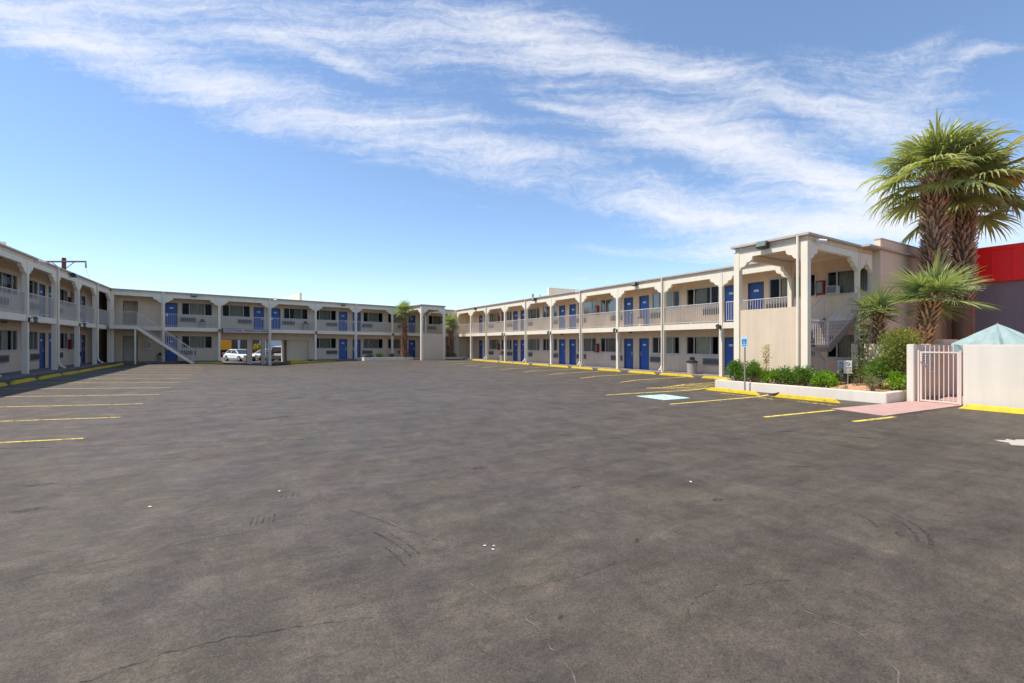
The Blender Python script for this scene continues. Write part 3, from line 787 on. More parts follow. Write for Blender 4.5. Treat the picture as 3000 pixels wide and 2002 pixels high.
# ---- walkways, kerbs
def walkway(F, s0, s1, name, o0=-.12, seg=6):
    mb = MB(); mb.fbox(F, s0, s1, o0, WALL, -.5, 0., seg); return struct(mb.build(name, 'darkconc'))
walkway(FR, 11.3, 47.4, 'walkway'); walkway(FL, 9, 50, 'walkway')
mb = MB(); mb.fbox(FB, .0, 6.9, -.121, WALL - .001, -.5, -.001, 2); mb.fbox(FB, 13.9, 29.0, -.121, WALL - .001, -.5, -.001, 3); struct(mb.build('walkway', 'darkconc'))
mb = MB(); mb.fbox(FB, 5.0, 6.95, -.25, -.122, -.4, -.10); mb.fbox(FB, 13.4, 16.0, -.25, -.122, -.4, -.12); mb.fbox(FB, 12.1, 13.39, -.25, WALL + .4, -.5, -.1)
tag(mb.build('painted_kerb', 'yellow', origin=FB(10, 0, 0)), 'yellow painted kerb edge either side of the drive-through', 'kerb')

# ------------------------------------------------------------------ wheel stops
def wheel_stop(a, b, h=.125, w=.16, cut=.0):
    # prism with bevelled ends lying from a to b, origin at a
    L = math.hypot(b[0] - a[0], b[1] - a[1]) - cut; mb = MB()
    ring = [(-w / 2, 0), (w / 2, 0), (w / 2 * .62, h), (-w / 2 * .62, h)]
    st_ = [(0, .72), (.05, 1), (L - .05, 1), (L, .72)]
    vs = []
    for x, k in st_:
        for q in ring: vs.append((x + (.13 if q[1] > 0 and x < 1 else (-.13 if q[1] > 0 else 0)) , q[0], q[1] if q[1] == 0 else q[1] * (1 if k == 1 else .8)))
    fs = []
    for i in range(3):
        for k in range(4): fs.append((i * 4 + k, i * 4 + (k + 1) % 4, (i + 1) * 4 + (k + 1) % 4, (i + 1) * 4 + k))
    fs += [(3, 2, 1, 0), (12, 13, 14, 15)]
    mb.add(vs, fs)
    ob = mb.build('wheel_stop', 'yellow', origin=(0, 0, 0), bevel=.012)
    x, y = a
    ob.location = (x, y, min(gz(*a), gz(*b)) - .002)
    ob.rotation_euler = (0, 0, math.atan2(b[1] - a[1], b[0] - a[0]))
    return ob
WR = [(13.0, 14.62), (15.05, 17.27), (17.55, 19.64), (20.26, 22.36), (22.86, 25.15), (25.43, 27.67), (27.84, 30.19), (30.57, 33.05), (33.27, 35.6), (35.85, 38.45), (38.73, 41.21)]
for i, (a, b) in enumerate(WR):
    o = wheel_stop((19.55 + rnd.uniform(-.04, .04), a), (19.55 + rnd.uniform(-.04, .04), b))
    tag(o, ('%s yellow wheel stop along the right wing, counting from the stair tower' % ORD[i]) if i < 10 else 'farthest yellow wheel stop along the right wing', 'wheel stop', 'yellow wheel stops along the right wing')
WL = [(18.1, 20.9), (21.1, 23.62), (23.9, 26.4), (26.5, 29.3), (29.45, 31.6), (31.7, 34.3), (34.4, 36.8), (36.85, 39.33), (39.45, 41.8)]
for i, (a, b) in enumerate(WL[1:]):
    o = wheel_stop((-7.6 + rnd.uniform(-.06, .06), a), (-7.6 + rnd.uniform(-.06, .06), b), cut=.18)
    tag(o, '%s yellow wheel stop from the left edge of the photo along the left wing' % ORD[i], 'wheel stop', 'yellow wheel stops along the left wing')
o = wheel_stop((15.2, 9.05), (15.28, 11.2)); tag(o, 'yellow wheel stop in front of the wheelchair sign post', 'wheel stop')
o = wheel_stop((15.32, 6.66), (15.22, 8.66)); tag(o, 'yellow wheel stop with a small bird beside it, by the planter kerb', 'wheel stop')
o = wheel_stop((16.52, .5), (16.52, 4.36), h=.13, w=.30); tag(o, 'long yellow kerb at the foot of the white pool wall', 'kerb')

# ------------------------------------------------------------------ planters
def kerbwall(segs, h0, h1, name, label, m='poolwall', t=.16):
    mb = MB()
    for (x0, x1, y0, y1) in segs: mb.box(x0, x1, y0, y1, h0, h1)
    o = mb.build(name, m, origin=(segs[0][0], segs[0][2], h0), bevel=.015)
    return tag(o, label, 'planter')
kerbwall([(15.9, 16.06, 5.74, 11.28), (16.061, 21.0, 5.741, 5.9), (16.061, 16.6, 11.12, 11.279)], -.25, .26, 'planter_kerb', 'low cream kerb wall holding the shrub bed below the tower')
mb = MB(); n = 14
for j in range(n + 1):
    for i in range(n + 1):
        x = 16.05 + (22 - 16.05) * i / n; y = 5.88 + (11.15 - 5.88) * j / n
        mb.v.append((x, y, .19 + .09 * max(0, min(1, (x - 16.6) / 2)) + .04 * math.sin(x * 2.1) * math.cos(y * 1.7) + rnd.uniform(-.02, .02)))
mb.f = [(j * (n + 1) + i, j * (n + 1) + i + 1, (j + 1) * (n + 1) + i + 1, (j + 1) * (n + 1) + i) for j in range(n) for i in range(n)]
struct(mb.build('soil_bed', 'soil', recalc=False, smooth=True))
# far planter
def far_planter():
    mb = MB(); F = FB
    mb.fbox(F, 18.1, 23.14, -2.0, -1.84, -.4, .2, 2); mb.fbox(F, 18.1, 18.26, -1.839, -.13, -.4, .2); mb.fbox(F, 25.87, 29.6, -2.0, -1.84, -.4, .15)
    tag(mb.build('planter_kerb', 'poolwall', origin=F(18, -2, 0)), 'low cream kerb wall of the far planter beside the small tower', 'planter')
    mb = MB(); mb.fbox(F, 18.2, 29.5, -1.838, -.135, -.4, .08, 3); struct(mb.build('soil_bed', 'soil'))
far_planter()
# pink ramp slab to the gate
mb = MB()
q = [(13.75, 5.0), (16.88, 4.43), (18.6, 4.3), (18.6, 5.45), (16.88, 5.5), (15.92, 5.72), (14.0, 6.3)]
hz = [-.115, .0, .0, .0, .0, -.04, -.115]
zt = [.008, .045, .05, .05, .045, .02, .008]
n = len(q)
mb.add([(x, y, gz(x, y) + zt[i] if i in (0, 6) else zt[i] - .0 if i in (2, 3) else gz(x, y) + zt[i]) for i, (x, y) in enumerate(q)] + [(x, y, -.4) for x, y in q],
       [tuple(range(n))] + [(i, (i + 1) % n, n + (i + 1) % n, n + i) for i in range(n)])
struct(mb.build('ramp', 'ramp'))

# ------------------------------------------------------------------ pool enclosure
mb = MB(); mb.box(16.95, 17.15, -14, 4.40, -.3, 1.66); tag(mb.build('pool_wall', 'poolwall', origin=(17, 0, -.3), bevel=.012), 'white rendered wall to the right of the gate with yellow kerb below', 'wall')
mb = MB(); mb.box(16.86, 17.1, 5.43, 5.60, -.3, 1.67); tag(mb.build('gate_pillar', 'poolwall', origin=(17, 5.5, -.3), bevel=.012), 'cream square pillar on the left side of the gate', 'pillar')
mb = MB(); mb.box(17.13, 21.2, 5.48, 5.62, -.3, 1.65); mb.box(18.6, 18.78, 5.621, 7.75, -.3, 1.68); mb.box(18.781, 21.74, 7.58, 7.749, -.3, 1.66); tag(mb.build('garden_wall', 'stucco', origin=(21, 5.5, -.3)), 'cream wall behind the shrubs striped by palm frond shadows', 'wall')
mb = MB(); mb.box(19.85, 21.18, 5.625, 5.80, -.3, 1.83); tag(mb.build('low_block_wall', 'stucco', origin=(23, 6, 0)), 'short cream wall block seen over the gate below the palm trunks', 'wall')
# pool deck
mb = MB(); mb.box(17.16, 40, -14, 5.47, -.3, .0); struct(mb.build('pool_deck', 'ramp'))
g = empty('metal_gate', (16.97, 4.9, -.05))
tag(g, 'pale painted metal bar gate between the pillar and the pool wall', 'gate')
mb = MB(); gy0, gy1 = 4.50, 5.30; gz0, gz1 = .02, 1.46
for y in (gy0, gy1): mb.box(16.95, 16.99, y - .022, y + .022, gz0, gz1)
for z in (gz0 + .02, gz1 - .02): mb.box(16.952, 16.988, gy0 + .023, gy1 - .023, z - .02, z + .02)
mb.build('frame', 'gate', g)
mb = MB()
for k in range(7):
    y = gy0 + .1 + (gy1 - gy0 - .2) * k / 6; mb.box(16.962, 16.978, y - .009, y + .009, gz0 + .041, 1.64)
mb.build('bars', 'gate', g)
mb = MB(); mb.box(16.93, 17.0, 4.43, 4.47, -.05, 1.5); mb.box(16.93, 17.0, 5.335, 5.37, -.05, 1.5); mb.build('gate_post', 'gate', g)
mb = MB(); mb.cyl((16.93, 5.26, 1.15), .02, .02, .06, 8, 'x'); mb.box(16.90, 16.93, 5.2, 5.3, 1.13, 1.17); mb.build('latch', 'chrome', g)
def notice(y0, y1, z0, z1, x, label, dark=False):
    t = empty('notice', (x, (y0 + y1) / 2, z0)); tag(t, label, 'sign')
    mb = MB(); mb.box(x - .006, x, y0, y1, z0, z1); mb.build('board', 'signwhite', t)
    mb = MB(); r2 = random.Random(3)
    z = z1 - .05
    while z > z0 + .03:
        a = y0 + .025; 
        while a < y1 - .04:
            b = min(a + r2.uniform(.02, .06), y1 - .02); mb.box(x - .0075, x - .0062, a, b, z, z + (.022 if dark else .010)); a = b + .012
        z -= .05 if dark else .03
    mb.build('lettering', 'ink', t)
# notices fixed to the wall seen through the gate
def notice_y(x0, x1, z0, z1, y, label, dark):
    t = empty('notice', ((x0 + x1) / 2, y, z0)); tag(t, label, 'sign')
    mb = MB(); mb.box(x0, x1, y - .008, y, z0, z1); mb.build('board', 'signwhite', t)
    mb = MB(); r2 = random.Random(3); z = z1 - .06
    while z > z0 + .03:
        a = x0 + .03
        while a < x1 - .05:
            b = min(a + r2.uniform(.03, .07), x1 - .02); mb.box(a, b, y - .010, y - .0082, z, z + (.028 if dark else .012)); a = b + .015
        z -= .065 if dark else .035
    mb.build('lettering', 'ink', t)
notice_y(17.62, 18.02, 1.02, 1.60, 5.48, 'white notice with bold black lettering on the wall behind the gate', True)
notice_y(18.2, 18.62, .80, 1.58, 5.48, 'tall pale notice with small print on the wall behind the gate', False)
# red roofed grey building
rb_ = empty('commercial_building', (27.5, 0, 0))
tag(rb_, 'grey walled building with a bright red metal fascia behind the pool', 'building')
mb = MB(); mb.box(27.5, 45, -30, 6.75, -.3, 5.6); mb.build('wall', 'greywall', rb_)
mb = MB(); mb.box(27.26, 45.2, -30.2, 6.9, 4.31, 5.72); mb.build('fascia', 'redmetal', rb_)
mb = MB()
for k in range(60): y = 6.8 - k * .62; mb.box(27.235, 27.259, y - .015, y + .015, 4.33, 5.60)
mb.build('fascia_seam', 'redmetal', rb_)
mb = MB(); mb.box(27.2, 45.25, -30.25, 6.95, 5.721, 5.80); mb.box(27.2, 27.258, -30.2, 6.95, 5.62, 5.72); mb.build('roof_edge', 'redmetal', rb_)
# umbrellas
def umbrella(name, x, y, ztop, r, drop, m, label, sag=.12, n=8, seed=1, tilt=0):
    t = empty(name, (x, y, 0)); tag(t, label, 'umbrella')
    rr = random.Random(seed); mb = MB(); K = 6; ns = 48; vs = [(x, y, ztop)]
    for k in range(1, K + 1):
        f = k / K
        for j in range(ns):
            a = 2 * math.pi * j / ns; w = abs(math.cos(a * n / 2)); rad = r * f * (.90 + .10 * w)
            z = ztop - drop * (f ** 1.05) - sag * (1 - w) * f + .012 * math.sin(j * 2.3 + k) * f * 2
            vs.append((x + rad * math.cos(a), y + rad * math.sin(a), z))
    for j in range(ns):                                  # hanging valance with folds
        a = 2 * math.pi * j / ns; b = vs[1 + (K - 1) * ns + j]; rad = 1 + .03 * math.sin(j * 1.9)
        vs.append((x + (b[0] - x) * rad, y + (b[1] - y) * rad, b[2] - .22))
    fs = [(0, 1 + j, 1 + (j + 1) % ns) for j in range(ns)]
    for k in range(K):
        for j in range(ns): fs.append((1 + k * ns + j, 1 + (k + 1) * ns + j, 1 + (k + 1) * ns + (j + 1) % ns, 1 + k * ns + (j + 1) % ns))
    mb.add(vs, fs); mb.build('canopy', m, t, recalc=False)
    mb = MB(); mb.cyl((x, y, 0), .02, .02, ztop + .03, 8); mb.build('pole', 'steel', t)
    mb = MB(); mb.cyl((x, y, 0.0), .25, .22, .08, 16); mb.build('base', 'concrete', t)
umbrella('pool_umbrella', 18.95, 4.18, 2.27, 1.0, .60, 'teal', 'faded teal pool umbrella with sagging canopy behind the white wall', sag=.13)
t = empty('pool_umbrella', (17.9, 3.15, 0)); tag(t, 'rounded white canopy end at the right edge above the pool wall', 'umbrella')
mb = MB(); n = 20; vs = []
for i in range(9):
    ph = math.pi * i / 8
    for j in range(n):
        a = 2 * math.pi * j / n; rr_ = math.sin(ph) ** .55
        vs.append((18.05 + .42 * rr_ * math.cos(a), 3.0 + .42 * rr_ * math.sin(a), 1.88 + .16 * math.cos(ph)))
mb.add(vs, [(i * n + j, i * n + (j + 1) % n, (i + 1) * n + (j + 1) % n, (i + 1) * n + j) for i in range(8) for j in range(n)])
mb.build('canopy', 'whitecanvas', t, smooth=True)
mb = MB(); mb.cyl((18.05, 3.0, 0), .02, .02, 1.73, 8); mb.build('pole', 'steel', t)

# ------------------------------------------------------------------ plants
def leaf_quad(mb, p, d, up, L, w):
    d = d.normalized(); s = d.cross(up)
    if s.length < .05: s = Vector((1, 0, 0))
    s = s.normalized() * w / 2
    mb.add([p, p + d * L * .5 + s, p + d * L, p + d * L * .5 - s], [(0, 1, 2, 3)])
def shrub(x, y, z, rx, ry, h, n, m, label, seed, leaf=.07, stems=8, name='shrub', group=None, loose=.25, grassy=False):
    rr = random.Random(seed); t = empty(name, (x, y, z)); tag(t, label, 'shrub', group)
    mb = MB(); sm = MB()
    cl = []
    for k in range(max(5, n // 70)):
        a = rr.uniform(0, 6.283); q = rr.random() ** .5; hh = rr.uniform(.30, .92)
        lim = math.sqrt(max(0, 1 - (abs(hh - .45) / .62) ** 2.2))
        cl.append(Vector((x + rx * q * lim * math.cos(a) * .82, y + ry * q * lim * math.sin(a) * .82, z + h * hh)))
    cr = min(rx, ry, h) * .42
    for i in range(n):
        c = cl[rr.randrange(len(cl))]
        v = Vector((rr.gauss(0, 1), rr.gauss(0, 1), rr.gauss(0, .85))); v.normalize()
        p = c + v * cr * rr.uniform(.45, 1.0 + loose)
        if p.z < z + .02: p.z = z + rr.uniform(.02, .1)
        d = (v * .7 + Vector((rr.uniform(-.6, .6), rr.uniform(-.6, .6), rr.uniform(-.1, .9))))
        up = Vector((rr.uniform(-1, 1), rr.uniform(-1, 1), rr.uniform(.2, 1)))
        leaf_quad(mb, p, d, up, leaf * rr.uniform(.7, 1.3), leaf * rr.uniform(.35, .6))
    for c in cl[:stems]:
        sm.tube([(x + rr.uniform(-.05, .05), y + rr.uniform(-.05, .05), z - .02), ((x + c.x) / 2, (y + c.y) / 2, z + (c.z - z) * .45), tuple(c)], [.012, .009, .004], 5)
    mb.build('foliage', m, t, recalc=False); sm.build('stems', 'twig', t)
    return t
zs = .2
shrub(16.42, 10.72, zs, .34, .42, .74, 2300, 'leaf', 'leftmost dark green shrub beside the blue door at the kerb end', 11)
shrub(16.42, 10.05, zs, .34, .42, .76, 2300, 'leaf', 'rounded green shrub directly behind the wheelchair sign post', 12)
shrub(16.36, 9.42, zs, .28, .38, .48, 1500, 'leafbright', 'low yellow green shrub right of the thin sapling by the tower panel', 13)
shrub(16.40, 8.84, zs, .30, .44, .58, 1900, 'leaf', 'loose green shrub below the middle of the tower panel', 14, loose=.5)
shrub(16.40, 8.20, zs, .30, .38, .62, 1700, 'leaf', 'dark shrub at the foot of the tower corner post', 15, loose=.4)
shrub(16.42, 7.62, zs, .34, .38, .52, 1700, 'leafbright', 'bright lime green shrub just right of the tower corner', 16, leaf=.085)
shrub(17.75, 6.55, .3, .60, .45, .85, 3600, 'leaf', 'dense dark green hedge shrub left of the gate pillar', 17)
shrub(17.95, 6.15, .35, .85, .50, 1.75, 8000, 'leafred', 'large bronze and green nandina bush rising above the gate wall', 18, leaf=.06, loose=.5)
shrub(18.0, 6.1, 1.78, .60, .40, .30, 800, 'leafgold', 'golden new growth on top of the big bush by the medium palm', 28, leaf=.06, loose=.6)
shrub(16.9, 6.45, .2, .26, .24, .5, 700, 'leafdull', 'small dull grey green bush on the bare soil near the kerb', 19, leaf=.05)
shrub(17.25, 5.98, .15, .32, .30, .62, 1300, 'leafbright', 'fresh green bush tight against the gate pillar', 20)
shrub(18.0, 8.0, .22, .22, .22, .35, 420, 'leafbright', 'pale green young plant by the white garden signs', 21, leaf=.07)
shrub(16.55, 7.05, .18, .08, .08, .16, 60, 'leafdull', 'tiny weed on the soil below the garden sign', 22, leaf=.05)
shrub(18.45, 7.75, .25, .28, .25, .6, 900, 'leafdull', 'straggly plant at the foot of the striped garden wall', 23)
def sapling(x, y, z, h, n, m, label, seed, spread=.25, leaf=.07, trunks=2, bare=.35):
    rr = random.Random(seed); t = empty('sapling', (x, y, z)); tag(t, label, 'sapling')
    mb = MB(); sm = MB()
    for k in range(trunks):
        lean = Vector((rr.uniform(-.15, .15), rr.uniform(-.2, .2), 1)); pts = [Vector((x, y, z)) + Vector((lean.x * q * h + .05 * math.sin(q * 5 + k), lean.y * q * h, q * h)) for q in (0, .25, .5, .75, 1)]
        sm.tube(pts, [.02, .016, .012, .008, .004], 5)
        for i in range(n // trunks):
            q = rr.uniform(bare, 1); b = pts[min(4, int(q * 4))]; p = Vector((x + lean.x * q * h, y + lean.y * q * h, z + q * h)) + Vector((rr.gauss(0, spread), rr.gauss(0, spread), rr.gauss(0, spread * .6)))
            leaf_quad(mb, p, Vector((rr.uniform(-1, 1), rr.uniform(-1, 1), rr.uniform(-.4, .6))), Vector((rr.uniform(-1, 1), rr.uniform(-1, 1), 1)), leaf * rr.uniform(.7, 1.4), leaf * .5)
    mb.build('foliage', m, t, recalc=False); sm.build('stems', 'twig', t)
sapling(16.45, 9.62, .2, 1.45, 300, 'leafgold', 'thin sapling with yellowish leaves against the tower panel', 31, spread=.07, trunks=1, bare=.3)
sapling(18.42, 7.42, .25, 2.9, 700, 'leafdull', 'tall straggly sapling in front of the tower stairs and lower window', 32, spread=.12, trunks=3, bare=.12, leaf=.10)
sapling(17.9, 7.3, .2, .8, 120, 'leafdull', 'short leafy stem standing right of the white garden signs', 33, spread=.09, trunks=1, bare=.1)
for i, (s, hh, m_, lb) in enumerate(((19.0, .35, 'leafdull', 'leftmost small bush in the far planter'), (20.0, .5, 'leafbright', 'yellow green grassy bush in the far planter'), (21.2, .45, 'leafdull', 'bush left of the far palm trunk'), (22.9, .55, 'leafbright', 'bush right of the far palm trunk, close to the small tower'), (28.6, .45, 'leafbright', 'small bush in the corner right of the small tower'))):
    p = FB(s, -1.1, .05); shrub(p[0], p[1], p[2], .4, .3, hh, 420, m_, lb, 40 + i, leaf=.10)

# fan palms
def frond(mb, mp, base, d, pet, r, rr, droop=.35, nl=30, stiff=.0, width=.05):
    d = d.normalized(); up = Vector((0, 0, 1))
    side = d.cross(up)
    if side.length < .1: side = Vector((1, 0, 0))
    side.normalize()
    # petiole curves down by its weight
    P = []; p = Vector(base); dd = d.copy()
    for k in range(4):
        P.append(p.copy()); p = p + dd * pet / 3; dd = (dd + Vector((0, 0, -.15 * (1 - abs(d.z) * .5)))).normalized()
    mp.tube(P, [.028, .022, .018, .014], 4)
    hub = P[-1]; ax = dd; nrm = side.cross(ax).normalized()
    fold = rr.uniform(.15, .45)
    for k in range(nl):
        a = R(-118 + 236 * (k + rr.uniform(.2, .8)) / nl)
        L = r * (1 - .22 * abs(a / R(118)) ** 2) * rr.uniform(.86, 1.08)
        v = (ax * math.cos(a) + side * math.sin(a) + nrm * (fold * abs(math.sin(a)) * -.35 + rr.uniform(-.06, .06))).normalized()
        w = width * rr.uniform(.8, 1.2) * (r / .9)
        # ribbon of 5 stations, tip droops
        pt = hub.copy(); dv = v.copy(); st_ = []
        for q in range(6):
            st_.append((pt.copy(), (.35, .9, 1.0, .75, .42, .04)[q] * w))
            pt = pt + dv * L / 5
            f = (q / 5.) ** 1.6
            dv = (dv + Vector((0, 0, -droop * f * 1.1)) + Vector((rr.uniform(-.05, .05), rr.uniform(-.05, .05), 0)) * f).normalized()
        sd = v.cross(nrm)
        if sd.length < .1: sd = side
        sd = sd.normalized(); tw_ = nrm * rr.choice((-.45, .45)); sd = (sd + tw_).normalized()
        vs = []
        for c, ww in st_: vs += [c - sd * ww / 2, c + sd * ww / 2]
        mb.add(vs, [(2 * i, 2 * i + 1, 2 * i + 3, 2 * i + 2) for i in range(5)])
def palm(name, x, y, z, h, r0, r1, nf, pet, fr, label, seed, m='frond', bmat='boots', droop=.45, boots=260, up=(-.35, .95), nl=30, bl=.22, lean=(0, 0), wind=0., width=.05):
    rr = random.Random(seed); t = empty(name, (x, y, z)); tag(t, label, 'palm tree')
    mb = MB(); n = 14; K = 12
    top = Vector((x + lean[0], y + lean[1], z + h))
    for k in range(K + 1):
        q = k / K; rad = r0 + (r1 - r0) * q
        if k == K: rad *= .6
        for j in range(n):
            a = 2 * math.pi * j / n; rw = rad * (1 + .08 * math.sin(j * 3 + k * 2.2))
            mb.v.append((x + lean[0] * q + rw * math.cos(a), y + lean[1] * q + rw * math.sin(a), z + h * q))
    mb.f = [(k * n + j, k * n + (j + 1) % n, (k + 1) * n + (j + 1) % n, (k + 1) * n + j) for k in range(K) for j in range(n)] + [tuple(range(K * n, K * n + n))]
    mb.build('trunk', 'trunk', t, smooth=True)
    bm_ = MB()
    for i in range(boots):
        q = (i + .5) / boots; a = i * 2.39996 + rr.uniform(-.15, .15); q2 = boots_lo + (1 - boots_lo) * q
        rad = (r0 + (r1 - r0) * q2) * .96
        o = Vector((x + lean[0] * q2, y + lean[1] * q2, z + h * q2)); e = Vector((math.cos(a), math.sin(a), 0)); s = Vector((-math.sin(a), math.cos(a), 0))
        L = bl * rr.uniform(.7, 1.2); w = bl * .24
        b = o + e * rad * .9; tp = b + e * L * .85 + Vector((0, 0, L * .85)); md = b + e * L * .42 + Vector((0, 0, L * .30))
        bm_.add([b - s * w, b + s * w, md + s * w * .75, md - s * w * .75, tp + s * w * .3, tp - s * w * .3, md - Vector((0, 0, L * .22)), tp - Vector((0, 0, L * .10))],
                [(0, 1, 2, 3), (3, 2, 4, 5), (0, 6, 1), (0, 3, 6), (1, 6, 2), (3, 5, 7, 6), (2, 6, 7, 4), (5, 4, 7)])
    bm_.build('leaf_bases', bmat, t, recalc=False)
    fm = MB(); pm = MB()
    for i in range(nf):
        a = i * 2.39996 + rr.uniform(-.25, .25); q = (i + .5) / nf
        el = up[0] + (up[1] - up[0]) * q ** .8 + rr.uniform(-.12, .12)
        el = el * math.pi / 2 * .98
        d = Vector((math.cos(a) * math.cos(el), math.sin(a) * math.cos(el), math.sin(el)))
        d = (d + Vector((.5, -.86, 0)) * -wind * 0 + Vector((.86, -.5, 0)) * wind).normalized()
        k_ = rr.uniform(.72, 1.2)
        frond(fm, pm, top + Vector((0, 0, -.25 * (1 - q) * fr)), d, pet * k_ * (1.0 if el < .9 else .8), fr * k_, rr, droop=droop * rr.uniform(.7, 1.3), nl=nl, width=width)
    fm.build('crown', m, t, recalc=False); pm.build('petioles', 'petiole', t)
    return t
boots_lo = .42
palm('fan_palm', 24.3, 7.15, -.3, 8.8, .32, .34, 44, 1.35, 1.48, 'tallest shaggy fan palm, the left of the two big trunks', 51, droop=1.25, boots=700, bl=.27, up=(-.22, .98), wind=.12, width=.060)
palm('fan_palm', 25.75, 6.72, -.3, 8.35, .29, .31, 40, 1.45, 1.48, 'shorter big fan palm leaning right beyond the tallest palm', 52, droop=1.2, boots=620, bl=.27, up=(-.22, .90), lean=(.05, -.0), wind=.30, width=.060)
boots_lo = 0.
palm('fan_palm', 19.3, 6.3, .1, 3.2, .24, .20, 17, .50, 1.12, 'medium fan palm with orange leaf bases rising from the bronze bush', 53, m='frondfresh', bmat='boots2', droop=.24, boots=300, bl=.21, up=(.05, .96), nl=46, lean=(.50, -.42), width=.034)
palm('fan_palm', 19.55, 7.3, -.3, 3.2, .17, .16, 18, .36, .82, 'small fan palm in front of the end wall, left of the medium palm', 54, m='frondfresh', bmat='boots2', droop=.24, boots=220, bl=.16, up=(-.1, .95), nl=38, width=.028)
p = FB(22.35, -1.6, 0)
palm('fan_palm', p[0], p[1], p[2], 5.0, .33, .22, 26, .45, .80, 'far fan palm left of the small stair tower', 55, m='frondfresh', droop=.3, boots=200, bl=.26, up=(-.35, .95), nl=24, width=.045)
p = FB(27.8, -1.6, 0)
palm('fan_palm', p[0], p[1], p[2], 3.9, .28, .22, 22, .45, .85, 'far fan palm in the corner right of the small stair tower', 56, m='frondfresh', droop=.3, boots=150, bl=.26, up=(-.35, .9), nl=24, width=.045)

# ------------------------------------------------------------------ fixtures
def floodlight(F, s, z, label, o=0.0, sc_=1.0, rx=0):
    t = empty('floodlight', F(s, o, z)); tag(t, label, 'floodlight', 'floodlights on the roof edge')
    mb = MB(); a = .17 * sc_
    A_ = [F(s - a, o - .28 * sc_, z - .10 * sc_), F(s + a, o - .28 * sc_, z - .10 * sc_), F(s + a, o - .06, z - .14 * sc_), F(s - a, o - .06, z - .14 * sc_),
          F(s - a, o - .20 * sc_, z + .10 * sc_), F(s + a, o - .20 * sc_, z + .10 * sc_), F(s + a * .8, o - .02, z + .08 * sc_), F(s - a * .8, o - .02, z + .08 * sc_)]
    mb.hexa(A_); mb.build('housing', 'bronze', t, bevel=.01)
    mb = MB(); mb.add([F(s - a * .85, o - .275 * sc_, z - .075 * sc_), F(s + a * .85, o - .275 * sc_, z - .075 * sc_), F(s + a * .85, o - .213 * sc_, z + .085 * sc_), F(s - a * .85, o - .213 * sc_, z + .085 * sc_)], [(0, 1, 2, 3)])
    for i in range(4): mb.v[i] = tuple(Vector(mb.v[i]) + (Vector(F(s, -.01, 0)) - Vector(F(s, 0, 0))))
    mb.build('lens', 'lens', t, recalc=False)
    mb = MB(); mb.fbox(F, s - .02, s + .02, o - .05, o + .05, z - .03, z + .03); mb.build('bracket', 'bronze', t)
ZF = 5.29
for s, lb in ((19.92, 'floodlight on the right wing roof edge nearest the stair tower'), (31.1, 'floodlight halfway along the right wing roof edge'), (42.4, 'floodlight at the far end of the right wing roof edge')): floodlight(FR, s, ZF, lb)
floodlight(FL, 34.78, ZF, 'floodlight on the left wing roof edge by the utility pole')
floodlight(FB, 4.99, ZF, 'floodlight on the rear wing above the foot of the stairs'); floodlight(FB, 16.76, ZF, 'floodlight on the rear wing above the paired blue doors')
floodlight(FR, 9.75, ZF + .02, 'large floodlight on the front edge of the big stair tower', o=-3.78, sc_=1.15)
def camera_fix(F, s, o, z, label, dirs=1):
    t = empty('security_camera', F(s, o, z)); tag(t, label, 'camera', 'white security cameras')
    mb = MB(); p0 = Vector(F(s, o - .05, z)); p1 = Vector(F(s + .22 * dirs, o - .28, z - .05)); mb.tube([p0, p1], .055, 10); mb.build('body', 'white', t)
    mb = MB(); mb.tube([p1, p1 + (p1 - p0).normalized() * .012], .04, 10); mb.build('lens', 'black', t)
    mb = MB(); mb.tube([Vector(F(s, o + .05, z - .12)), Vector(F(s, o - .06, z - .10)), p0.lerp(p1, .4)], .018, 6); mb.build('bracket', 'white', t)
camera_fix(FB, 10.75, .0, 5.33, 'white security camera over the drive-through opening')
camera_fix(FL, 29.9, .0, 5.33, 'white security camera under the left wing roof edge')
camera_fix(FR, 25.3, .0, 5.38, 'white security camera on the right wing roof edge')
FT = lambda s, o, z: FR(8.28 + o, -3.3 + s, z)
camera_fix(FT, 0, 0, 5.26, 'white security camera on the shaded side of the big tower')
def lantern(F, s, label, z=2.5, o=-.02):
    t = empty('wall_lantern', F(s, o, z)); tag(t, label, 'lantern', 'black lanterns on the posts')
    mb = MB(); mb.fbox(F, s - .05, s + .05, o - .03, o + .0, z - .12, z + .08); mb.tube([F(s, o - .03, z + .02), F(s, o - .14, z + .14), F(s, o - .22, z + .08)], .014, 6); mb.build('bracket', 'black', t)
    mb = MB(); c = F(s, o - .22, z - .12)
    mb.cyl((c[0], c[1], c[2] + .18), .11, .02, .07, 8); mb.cyl((c[0], c[1], c[2] - .03), .03, .075, .03, 8); mb.build('cap', 'black', t)
    mb = MB(); mb.cyl((c[0], c[1], c[2]), .06, .085, .179, 8); mb.build('glass', 'lens', t)
lantern(FR, RP[1], 'black lantern on the right wing post next to the stair tower')
lantern(FR, RP[3], 'black lantern on the third right wing post from the tower')
lantern(FR, RP[5], 'black lantern on the fifth right wing post from the tower')
lantern(FR, RP[7], 'black lantern on the seventh right wing post from the tower')
lantern(FL, LP[4], 'black lantern on the left wing post nearest the left edge')
lantern(FL, LP[6], 'black lantern on the third left wing post')
lantern(FB, 6.72, 'black lantern left of the parking sign'); lantern(FB, 14.28, 'black lantern right of the drive-through opening'); lantern(FB, 21.81, 'black lantern behind the far left palm')
for F, s, z, lb in ((FR, 27.3, SLAB0, 'second'), ):
    pass
